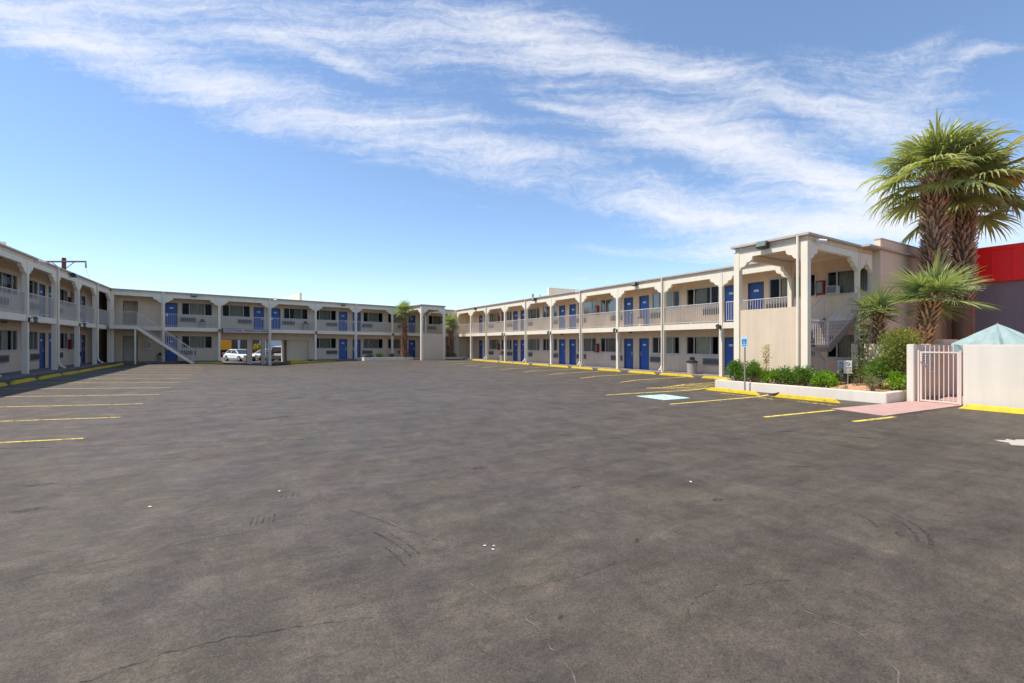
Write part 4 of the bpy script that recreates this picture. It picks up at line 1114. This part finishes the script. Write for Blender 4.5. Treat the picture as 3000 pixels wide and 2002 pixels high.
def ceil_light(F, s, z, label):
    t = empty('ceiling_light', F(s, .7, z)); tag(t, label, 'light', 'ceiling lights under the walkways')
    x, y, zz = F(s, .7, z); mb = MB(); mb.cyl((x, y, zz - .03), .13, .15, .028, 14); mb.build('base', 'bronze', t)
    mb = MB(); mb.cyl((x, y, zz - .10), .07, .12, .069, 14); mb.build('diffuser', 'lens', t)
ceil_light(FB, .95, BEAM1 + .02, 'ceiling light over the upper doorway in the far left corner')
ceil_light(FR, 21.1, SLAB0 - .015, 'ceiling light above the ground floor door pair nearest the big tower')
ceil_light(FR, 28.4, SLAB0 - .015, 'ceiling light above the second ground floor door pair of the right wing')
ceil_light(FR, 35.7, SLAB0 - .015, 'ceiling light above the third ground floor door pair of the right wing')
ceil_light(FL, 28.4, BEAM1 + .02, 'ceiling light of the upper left walkway at the left edge'); ceil_light(FL, 28.8, SLAB0 - .015, 'ceiling light of the lower left walkway at the left edge')

def cabinet(F, s, z, label, m='red', o=WALL):
    t = empty('extinguisher_cabinet', F(s, o, z)); tag(t, label, 'cabinet', 'fire extinguisher cabinets')
    mb = MB(); mb.fbox(F, s - .16, s + .16, o - .20, o - .005, z, z + .62); mb.build('box', m, t, bevel=.01)
    mb = MB(); mb.fbox(F, s - .11, s + .11, o - .206, o - .201, z + .08, z + .54); mb.build('door_pane', 'lens', t)
for z, fl in ((0, 'ground floor'), (SLAB1, 'upper floor')):
    cabinet(FR, 24.82, z + 1.02, 'red extinguisher cabinet on the %s of the right wing, nearer one' % fl)
    cabinet(FR, 39.55, z + 1.02, 'red extinguisher cabinet on the %s of the right wing, farther one' % fl)
    cabinet(FL, 39.3, z + 1.02, 'red extinguisher cabinet on the %s of the left wing' % fl)
cabinet(FR, 10.18, SLAB1 + 1.08, 'red extinguisher cabinet at the top of the tower stairs')
cabinet(FB, 2.15, .95, 'grey white electric box under the corner stairs', 'signwhite')
# window air conditioner at the tower
t = empty('window_air_conditioner', FR(9.6, WALL, SLAB1 + 1.0)); tag(t, 'boxy air conditioner hanging out of the upper window beside the tower', 'air conditioner')
mb = MB(); mb.fbox(FR, 9.46, 9.88, WALL - .30, WALL - .035, SLAB1 + 1.08, SLAB1 + 1.40); mb.build('case', 'white', t)
mb = MB()
for k in range(7): mb.fbox(FR, 9.48, 9.86, WALL - .308, WALL - .301, SLAB1 + 1.10 + k * .041, SLAB1 + 1.13 + k * .041)
mb.build('louvres', 'acdark', t)
# bins
def bin_(x, y, z, label, s=1.0):
    t = empty('litter_bin', (x, y, z)); tag(t, label, 'bin', 'litter bins on the walkways')
    mb = MB(); mb.cyl((x, y, z), .24 * s, .27 * s, .62 * s, 20); mb.build('body', 'binbody', t)
    mb = MB(); mb.cyl((x, y, z + .62 * s), .29 * s, .29 * s, .07 * s, 20); mb.cyl((x, y, z + .69 * s), .27 * s, .18 * s, .05 * s, 20)
    mb.cyl((x, y, z + .741 * s), .13 * s, .13 * s, .17 * s, 16); mb.build('lid', 'black', t)
bin_(20.95, 16.25, off(20.5), 'pebbled litter bin with black lid on the ground floor by the near window')
bin_(20.85, 37.3, off(20.5), 'pebbled litter bin with black lid far down the ground floor walkway')
bin_(21.1, 20.1, SLAB1 + off(20.5), 'pale litter bin on the upper walkway of the right wing', .8)
p = FB(5.6, .8, SLAB1); bin_(p[0], p[1], p[2], 'litter bin behind the upper railing of the rear wing, left bay', .8)
p = FB(13.6, .8, SLAB1); bin_(p[0], p[1], p[2], 'litter bin behind the upper railing over the drive-through', .95)
p = FB(2.85, .6, 0); bin_(p[0], p[1], p[2], 'small bin under the corner stairs', .75)

# ------------------------------------------------------------------ signs
sg = empty('parking_sign', FB(8.65, 0, 2.45)); tag(sg, 'long board above the drive-through reading ADDITIONAL PARKING IN REAR', 'sign')
mb = MB(); mb.fbox(FB, 6.86, 10.32, -.02, .025, 2.34, 2.70); mb.build('frame', 'signink', sg)
mb = MB(); mb.fbox(FB, 7.0, 10.26, -.03, -.021, 2.375, 2.665); mb.build('board', 'signboard', sg)
text_mesh('ADDITIONAL PARKING IN REAR', .26, lambda u, v, w: FB(8.64 + u * .84, -.036 - w, 2.52 + v * 1.0), 'lettering', 'signink', sg)
ps = empty('pillar_sign', FB(10.37, -.02, 0)); tag(ps, 'dark vertical strip with pale characters down the drive-through post', 'sign')
mb = MB(); mb.fbox(FB, 10.20, 10.33, .21, .225, -.2, 1.75); mb.build('strip', 'signink', ps)
mb = MB()
for k in range(9): 
    z = 1.6 - k * .19; mb.fbox(FB, 10.225, 10.305, .203, .209, z - .11, z)
mb.build('lettering', 'signwhite', ps)
hs = empty('wheelchair_sign', (15.72, 9.92, gz(15.7, 9.9))); tag(hs, 'small blue and white wheelchair sign on a grey steel post', 'sign')
mb = MB(); mb.box(15.70, 15.74, 9.90, 9.94, -.12, 1.93); mb.build('post', 'steel', hs)
mb = MB(); mb.box(15.685, 15.699, 9.80, 10.04, 1.56, 1.94); mb.build('plate', 'signcyan', hs)
mb = MB(); mb.box(15.681, 15.6845, 9.835, 10.005, 1.66, 1.85); mb.build('blue_panel', 'signblue', hs)
wheelchair(lambda u, v: (15.680, 10.0 - u * .16, 1.665 + v * .18), 'signwhite', 'pictogram', hs)
mb = MB(); mb.box(15.681, 15.6845, 9.83, 10.01, 1.60, 1.625); mb.build('lettering', 'signblue', hs)
def garden_sign(x, y, label, rz, h=.95):
    t = empty('garden_sign', (x, y, .18), rz); tag(t, label, 'sign', 'white signs on stakes in the bed')
    mb = MB(); mb.box(-.012, .012, -.015, .015, 0, h); mb.build('stake', 'steel', t, origin=(0, 0, 0))
    mb = MB(); mb.box(-.022, -.013, -.115, .115, h - .46, h); mb.build('board', 'signwhite', t, origin=(0, 0, 0))
    mb = MB()
    for a in range(18):
        th = R(a * 20); mb.box(-.026, -.0225, .055 * math.cos(th) - .008, .055 * math.cos(th) + .008, h - .12 + .055 * math.sin(th) - .008, h - .12 + .055 * math.sin(th) + .008)
    for k in range(6): mb.box(-.026, -.0225, -.03 + .012 * k - .008, -.03 + .012 * k + .008, h - .15 + .012 * k - .008, h - .15 + .012 * k + .008)
    for k in range(5): mb.box(-.026, -.0225, -.10, .10 - .02 * (k % 2), h - .24 - k * .05, h - .228 - k * .05)
    mb.build('lettering', 'ink', t, origin=(0, 0, 0))
garden_sign(18.05, 7.62, 'front white garden sign with a round symbol on a short stake', R(28), .92)
garden_sign(18.6, 8.05, 'rear white garden sign half hidden behind the other', R(15), .90)

# ------------------------------------------------------------------ cars behind, truck, shop
def car(label, x, y, heading, paint, suv=False, name='parked_car'):
    z = gz(x, y); t = empty(name, (x, y, z), heading); tag(t, label, 'car')
    O = (0, 0, 0)
    L, W, Hb, Hr = (4.7, .90, .88, 1.42) if not suv else (4.8, .94, 1.05, 1.78)
    # side profile stations: x, half width, z bottom, z belt
    st_ = [(-L/2, .70, .42, .62), (-L/2 + .08, .82, .30, .82), (-L/2 + .7, .90, .22, Hb + .05), (-.9, .92, .20, Hb + .04), (.6, .92, .20, Hb), (1.3, .91, .22, Hb - .06), (1.95, .86, .25, Hb - .16), (L/2 - .06, .74, .30, .66), (L/2, .60, .40, .56)]
    mb = MB(); vs = []
    for (xx, w, zb, zt_) in st_:
        w *= W / .92
        vs += [(xx, -w * .9, zb), (xx, -w, zb + .18), (xx, -w * .98, zt_ - .12), (xx, -w * .86, zt_), (xx, w * .86, zt_), (xx, w * .98, zt_ - .12), (xx, w, zb + .18), (xx, w * .9, zb)]
    n = 8; fs = [(i * n + k, i * n + (k + 1) % n, (i + 1) * n + (k + 1) % n, (i + 1) * n + k) for i in range(len(st_) - 1) for k in range(n)] + [tuple(range(n)), tuple(range(len(vs) - n, len(vs)))]
    mb.add(vs, fs)
    # roof with pillars: roof slab
    if suv: R_ = [(-2.15, Hb, .82), (-1.95, Hr - .06, .68), (-1.2, Hr, .70), (.1, Hr - .02, .68), (1.0, Hb, .80)]
    else: R_ = [(-1.9, Hb, .78), (-1.15, Hr - .05, .62), (-.6, Hr, .64), (.15, Hr - .03, .62), (1.15, Hb - .02, .78)]
    mb2 = MB()
    # pillars and roof as shell pieces
    (r0, z0_, w0), (r1, z1_, w1), (r2, z2_, w2), (r3, z3_, w3), (r4, z4_, w4) = R_
    mb.hexa([(r1, -w1, z1_ - .05), (r3, -w3, z3_ - .05), (r3, w3, z3_ - .05), (r1, w1, z1_ - .05), (r1 + .05, -w1 * .95, z1_ + .03), (r3 - .05, -w3 * .95, z3_ + .03), (r3 - .05, w3 * .95, z3_ + .03), (r1 + .05, w1 * .95, z1_ + .03)])
    for sgn in (-1, 1):
        for (a, za, wa, b, zb_, wb) in ((r0, z0_, w0, r1, z1_, w1), (r4, z4_, w4, r3, z3_, w3), (-.45, Hb, .84, -.42, Hr - .04, w2)):
            mb.tube([(a, sgn * wa, za - .04), (b, sgn * wb, zb_ - .02)], .045, 6)
    body = mb.build('body', paint, t, origin=O, smooth=False)
    gm = MB()
    gm.hexa([(r0 + .02, -w0 + .02, z0_ - .02), (r4 - .02, -w4 + .02, z4_ - .02), (r4 - .02, w4 - .02, z4_ - .02), (r0 + .02, w0 - .02, z0_ - .02), (r1 + .03, -w1 + .015, z1_ - .05), (r3 - .03, -w3 + .015, z3_ - .05), (r3 - .03, w3 - .015, z3_ - .05), (r1 + .03, w1 - .015, z1_ - .05)])
    gm.build('windows', 'carglass', t, origin=O)
    for sx in (-1.42, 1.42):
        for sy in (-1, 1):
            w_ = MB(); w_.cyl((sx, sy * (W - .10) - .11, .34), .34, .34, .22, 20, 'y'); wh = w_.build('wheel', 'tyre', t, origin=O)
            w_ = MB(); w_.cyl((sx, sy * (W + .012) - .012, .34), .21, .21, .024, 12, 'y'); w_.build('rim', 'rim', wh, origin=O)
    for sy in (-1, 1):
        w_ = MB(); w_.box(L/2 - .22, L/2 - .01, sy * .62 - .15, sy * .62 + .15, .62, .74); w_.build('headlight', 'headlight', t, origin=O)
        w_ = MB(); w_.box(-L/2 - .01, -L/2 + .3, sy * .72 - .13, sy * .72 + .13, .78, .98 if not suv else 1.2); w_.build('tail_light', 'taillight', t, origin=O)
    w_ = MB(); w_.box(L/2 - .04, L/2 + .012, -.5, .5, .34, .50); w_.build('grille', 'black', t, origin=O)
    return t
car('white sedan facing the camera, left of the drive-through piers', -.75, 62.6, R(-62), 'carwhite')
car('white car with its nose toward the camera between the two piers', 2.1, 64.5, R(-140), 'carwhite')
car('silver sedan parked side-on behind the drive-through post', 3.0, 65.6, R(-30), 'cargrey')
car('pale four wheel drive seen from behind at the right of the opening', 3.85, 61.6, R(70), 'carsilver', suv=True)
tr = empty('box_truck', (-5.3, 82.6, gz(-4, 82)), R(192)); tag(tr, 'yellow orange box truck behind the white sedan', 'truck')
mb = MB(); mb.box(-3, 3, -1.2, 1.2, 1.1, 4.0); mb.build('cargo_box', 'orange', tr, origin=(0, 0, 0), bevel=.04)
mb = MB(); mb.box(-3.2, 4.6, -.9, .9, .6, 1.08); mb.build('chassis', 'chassis', tr, origin=(0, 0, 0))
mb = MB(); mb.hexa([(3.15, -1.1, .7), (5.0, -1.1, .7), (5.0, 1.1, .7), (3.15, 1.1, .7), (3.15, -1.05, 2.9), (4.4, -1.05, 2.9), (4.4, 1.05, 2.9), (3.15, 1.05, 2.9)]); mb.build('cab', 'orange', tr, origin=(0, 0, 0), bevel=.05)
for sx in (-2, 3.9):
    for sy in (-1, 1):
        mb = MB(); mb.cyl((sx, sy * .95 - .14, .5), .5, .5, .28, 18, 'y'); wh = mb.build('wheel', 'tyre', tr, origin=(0, 0, 0))
        mb = MB(); mb.cyl((sx, sy * 1.10 - .012, .5), .25, .25, .024, 12, 'y'); mb.build('rim', 'rim', wh, origin=(0, 0, 0))
sh = empty('shop_building', (0, 100, -.42)); tag(sh, 'pale shop building with dark glass front far behind the drive-through', 'building')
mb = MB(); mb.box(-30, 40, 100, 112, -.4, 4.6); mb.build('wall', 'rearwall', sh)
for k in range(12):
    x0 = -12 + k * 3.6
    if k in (4, 6, 7, 9): continue
    mb = MB(); mb.box(x0, x0 + 3.2, 99.93, 99.999, -.3, 2.4); w_ = mb.build('window', 'rearglass', sh)
    mb = MB(); mb.box(x0 + 1.55, x0 + 1.65, 99.88, 99.929, -.3, 2.4); mb.build('mullion', 'alu', w_)
for i, (x, y) in enumerate(((1.7, 97),)):
    shrub(x, y, -.42, .8, .8, 2.2, 400, 'leafgold', 'yellow green' + ' bush in front of the far shop building', 70 + i, leaf=.3)

# utility pole with crossarm
up_ = empty('utility_pole', (-18.3, 68.3, -.3)); tag(up_, 'wooden utility pole with crossarm rising behind the left wing', 'utility pole')
ux, uy = -17.9, 69.6
mb = MB(); mb.cyl((ux, uy, -.4), .24, .20, 11.75, 10); mb.build('pole', 'wood', up_)
dx, dy = .86, -.51
mb = MB(); 
a, b = Vector((ux - dx * 2.7, uy - dy * 2.7 - .2, 10.9)), Vector((ux + dx * 2.55, uy + dy * 2.55 - .2, 10.9))
mb.tube([a, b], .10, 6)
mb.tube([Vector((ux - dx * 1.3, uy - dy * 1.3 - .25, 10.85)), Vector((ux, uy - .25, 9.9))], .04, 5); mb.tube([Vector((ux + dx * 1.3, uy + dy * 1.3 - .25, 10.85)), Vector((ux, uy - .25, 9.9))], .04, 5)
mb.build('crossarm', 'wood', up_)
mb = MB(); mb.cyl((b.x, b.y, 10.2), .10, .06, .7, 8); mb.build('insulator', 'steel', up_)
w_ = MB(); w_.tube([(b.x, b.y, 10.2), (b.x + .8, b.y - 2, 8.6), (b.x + 1.8, b.y - 5, 7.3), (b.x + 3, b.y - 9, 6.4)], .012, 4); tag(w_.build('overhead_cable', 'black', origin=tuple(b)), 'thin cable dropping from the utility pole crossarm', 'cable')

# ------------------------------------------------------------------ bird and litter
bd = empty('bird', (15.0, 8.45, gz(15, 8.45))); tag(bd, 'small dark bird standing at the end of the wheel stop', 'bird')
mb = MB(); n = 10
prof = [(-.20, .01, .115), (-.12, .02, .12), (-.05, .045, .12), (.02, .052, .13), (.07, .04, .15), (.10, .028, .175), (.13, .03, .19), (.16, .018, .188), (.185, .004, .182)]
for (u, r_, z_) in prof:
    for k in range(n):
        a = 2 * math.pi * k / n; mb.v.append((15.0 + r_ * math.cos(a) * .9, 8.45 - u, gz(15, 8.45) + z_ + r_ * math.sin(a)))
mb.f = [(i * n + k, i * n + (k + 1) % n, (i + 1) * n + (k + 1) % n, (i + 1) * n + k) for i in range(len(prof) - 1) for k in range(n)] + [tuple(range(n)), tuple(range(len(prof) * n - n, len(prof) * n))]
g0 = gz(15, 8.45)
for s in (-.02, .02): mb.tube([(15 + s, 8.45, g0 + .10), (15 + s, 8.46, g0)], .005, 4)
mb.build('body', 'bird', bd, smooth=True)
for i, (x, y, s, lb) in enumerate(((1.83, 3.60, .022, 'left scrap of white paper of the cluster of three'), (1.90, 3.56, .018, 'right scrap of white paper of the cluster of three'), (1.86, 3.50, .02, 'lowest scrap of white paper of the cluster of three'), (.33, 6.1, .03, 'white paper scrap alone in the left middle of the car park'), (-.9, 6.15, .03, 'white paper scrap farther left in the car park'), (5.0, 3.9, .03, 'white paper scrap to the right, left of the tyre mark'), (12.6, 8.75, .06, 'white scrap of paper by the wheelchair bay line'))):
    rr = random.Random(i); mb = MB(); vs = []; s *= .62
    m_ = 7
    for k in range(m_):
        a = 2 * math.pi * k / m_; q = s * rr.uniform(.6, 1.2); vs.append((x + q * math.cos(a), y + q * math.sin(a), gz(x, y) + .006 + rr.uniform(0, s * .4)))
    vs.append((x, y, gz(x, y) + s * .5)); mb.add(vs, [(k, (k + 1) % m_, m_) for k in range(m_)] + [tuple(range(m_))[::-1]])
    tag(mb.build('litter', 'litter', origin=(x, y, gz(x, y)), recalc=False), lb, 'litter', 'white scraps on the asphalt')['kind'] = 'thing'

# ------------------------------------------------------------------ sky, sun, camera
YAW = math.atan(775 / 1320)
w = bpy.data.worlds.new('World'); sc.world = w; w.use_nodes = True
nt = w.node_tree; N = nt.nodes; L = nt.links; bg = N['Background']
sun_dir = Vector((-.43, .20, 1.0)).normalized()          # towards the sun
el = math.asin(sun_dir.z); az = math.atan2(sun_dir.x, sun_dir.y)
sky = N.new('ShaderNodeTexSky'); sky.sky_type = 'NISHITA'; sky.sun_disc = False
sky.sun_elevation = el; sky.sun_rotation = az
sky.altitude = 1100; sky.air_density = 1.0; sky.dust_density = .25; sky.ozone_density = 2.0
STR = .14
bg.inputs['Strength'].default_value = STR
tc = N.new('ShaderNodeTexCoord')
def vmath(op, a, b=None):
    k = N.new('ShaderNodeVectorMath'); k.operation = op
    for i, v in enumerate((a, b)):
        if v is None: continue
        if isinstance(v, tuple): k.inputs[i].default_value = v
        else: L.new(v, k.inputs[i])
    return k
def fm(op, a, b=None, clamp=False):
    k = N.new('ShaderNodeMath'); k.operation = op; k.use_clamp = clamp
    for i, v in enumerate((a, b)):
        if v is None: continue
        if isinstance(v, (int, float)): k.inputs[i].default_value = v
        else: L.new(v, k.inputs[i])
    return k.outputs[0]
D = tc.outputs['Generated']
fwd = (math.sin(YAW), math.cos(YAW), 0); rgt = (math.cos(YAW), -math.sin(YAW), 0)
zf = vmath('DOT_PRODUCT', D, fwd).outputs['Value']; xr = vmath('DOT_PRODUCT', D, rgt).outputs['Value']
sp = N.new('ShaderNodeSeparateXYZ'); L.new(D, sp.inputs[0])
zz = fm('MAXIMUM', zf, .08)
cb = N.new('ShaderNodeCombineXYZ'); L.new(fm('DIVIDE', xr, zz), cb.inputs[0]); L.new(fm('DIVIDE', sp.outputs[2], zz), cb.inputs[1])
UV = cb.outputs[0]
# warp
wn = N.new('ShaderNodeTexNoise'); wn.inputs['Scale'].default_value = 2.2; wn.inputs['Detail'].default_value = 6; L.new(UV, wn.inputs['Vector'])
ws = vmath('SUBTRACT', wn.outputs['Color'], (.5, .5, .5)); wsc = N.new('ShaderNodeVectorMath'); wsc.operation = 'MULTIPLY'; wsc.inputs[1].default_value = (.20, .16, 0); L.new(ws.outputs[0], wsc.inputs[0])
UVw = vmath('ADD', UV, wsc.outputs[0]).outputs[0]
def uv(px, py): return ((px - 1500) / 1320., (1006 - py) / 1320.)
BL = [(150, 150, 480, 95, 14, 1.0), (650, 290, 480, 85, 14, 1.1), (1100, 385, 480, 100, 13, 1.15), (1550, 475, 480, 105, 13, 1.1), (1950, 550, 320, 60, 11, .9),
      (350, 30, 850, 140, 8, .85), (900, 90, 600, 110, 14, .75), (980, 195, 330, 30, 15, .8), (300, 110, 450, 80, 10, .6),
      (1250, 60, 550, 120, 12, .8), (1620, 110, 550, 135, 14, 1.1), (2050, 225, 450, 75, 18, 1.0), (2450, 330, 330, 60, 14, .62),
      (1930, 370, 420, 85, 13, 1.0), (2230, 470, 460, 100, 17, 1.1), (2560, 570, 420, 75, 10, 1.1),
      (1930, 605, 330, 34, 8, .95), (2300, 655, 520, 78, 3, 1.6), (2800, 650, 500, 85, 2, 1.5),
      (1800, 720, 260, 32, 3, .7), (2130, 730, 230, 45, 4, 1.1), (1720, 830, 260, 26, 2, .8),
      (2700, 260, 360, 110, 10, .85), (2760, 130, 190, 40, -6, .8), (2900, 170, 220, 38, -16, .9), (2620, 400, 300, 110, 12, .85), (2400, 200, 500, 120, 10, .4), (1650, 330, 200, 25, 10, .7), (2950, 480, 300, 120, 5, .7), (1850, 880, 300, 22, 2, .7),
      (500, 200, 900, 170, 12, .42), (1500, 260, 900, 170, 15, .30), (2300, 420, 700, 220, 14, .38), (1100, 480, 500, 60, 12, .35), (1200, 610, 260, 24, 8, .55), (2500, 720, 600, 70, 2, .8),
      (1400, 600, 240, 26, 8, .45), (700, 350, 300, 40, 12, .3)]
acc = None
for (px, py, hl, hw, ang, s) in BL:
    mp = N.new('ShaderNodeMapping'); mp.vector_type = 'TEXTURE'
    u, v = uv(px, py); mp.inputs['Location'].default_value = (u, v, 0); mp.inputs['Rotation'].default_value = (0, 0, R(-ang))
    mp.inputs['Scale'].default_value = (hl / 1320. * 1.25, hw / 1320. * 1.30, 1)
    L.new(UVw, mp.inputs['Vector'])
    gr = N.new('ShaderNodeTexGradient'); gr.gradient_type = 'QUADRATIC_SPHERE'; L.new(mp.outputs[0], gr.inputs['Vector'])
    t_ = fm('MULTIPLY', fm('POWER', gr.outputs['Fac'], .6), s)
    acc = t_ if acc is None else fm('ADD', acc, t_)
def snoise(sx, sy, ang, scale, det, rough, dist=0):
    mp = N.new('ShaderNodeMapping'); mp.inputs['Rotation'].default_value = (0, 0, R(ang)); mp.inputs['Scale'].default_value = (sx, sy, 1)
    L.new(UVw, mp.inputs['Vector'])
    n = N.new('ShaderNodeTexNoise'); n.inputs['Scale'].default_value = scale; n.inputs['Detail'].default_value = det; n.inputs['Roughness'].default_value = rough; n.inputs['Distortion'].default_value = dist
    L.new(mp.outputs[0], n.inputs['Vector']); return n.outputs['Fac']
na = snoise(.95, 10, 15, 1.9, 11, .67, .35); nb = snoise(9, 16, -14, 3.4, 8, .75, .8)
fbm = fm('ADD', fm('MULTIPLY', na, .65), fm('MULTIPLY', nb, .35))
def mrange(x, a, b, lo, hi, smooth=True):
    r = N.new('ShaderNodeMapRange'); r.inputs['From Min'].default_value = a; r.inputs['From Max'].default_value = b; r.inputs['To Min'].default_value = lo; r.inputs['To Max'].default_value = hi
    if smooth: r.interpolation_type = 'SMOOTHSTEP'
    L.new(x, r.inputs['Value']); return r.outputs[0]
nz = mrange(fbm, .38, .62, -.58, .45, False)
dens = fm('ADD', fm('MULTIPLY', acc, .95), fm('MULTIPLY', nz, fm('MINIMUM', fm('ADD', fm('MULTIPLY', acc, 1.6), .15), 1.0)))
fac = mrange(dens, .05, 2.1, 0, .86)
fac = fm('MULTIPLY', fac, mrange(zf, .08, .2, 0, 1)); fac = fm('MULTIPLY', fac, mrange(sp.outputs[2], .0, .06, 0, 1))
fac = fm('MAXIMUM', fac, fm('ADD', fm('MULTIPLY', mrange(sp.outputs[2], .0, .22, .30, .0), .6), .03))     # thin high haze, thicker to the horizon
mx = N.new('ShaderNodeMix'); mx.data_type = 'RGBA'
L.new(fac, mx.inputs['Factor']); skc = vmath('MULTIPLY', sky.outputs[0], (.90, .955, .98)); L.new(skc.outputs[0], mx.inputs[6]); mx.inputs[7].default_value = (.66 / STR, .665 / STR, .70 / STR, 1)
L.new(mx.outputs[2], bg.inputs['Color'])
w.cycles.sampling_method = 'MANUAL'; w.cycles.sample_map_resolution = 512

sl = bpy.data.lights.new('sun', 'SUN'); sl.energy = 4.3; sl.angle = R(.55); sl.color = (1.0, .94, .84)
so = bpy.data.objects.new('sun', sl); col.objects.link(so)
so.rotation_euler = (-sun_dir).to_track_quat('-Z', 'Y').to_euler(); so.location = (0, 0, 30)

cam = bpy.data.cameras.new('camera'); co = bpy.data.objects.new('camera', cam); col.objects.link(co)
co.location = (0, 0, 1.7); co.rotation_euler = (R(90), 0, -YAW)
cam.sensor_width = 36; cam.sensor_fit = 'HORIZONTAL'; cam.lens = 36 * 1320 / 3000.; cam.shift_y = 5 / 3000.; cam.clip_start = .05; cam.clip_end = 5000
sc.camera = co

vs_ = sc.view_settings; sc.display_settings.display_device = 'sRGB'
vs_.view_transform = 'Standard'; vs_.look = 'None'; vs_.exposure = .60; vs_.gamma = 1
sc.render.engine = 'CYCLES'
sc.cycles.max_bounces = 6; sc.cycles.transparent_max_bounces = 12
for o in bpy.data.objects:
    if '_o' in o: del o['_o']
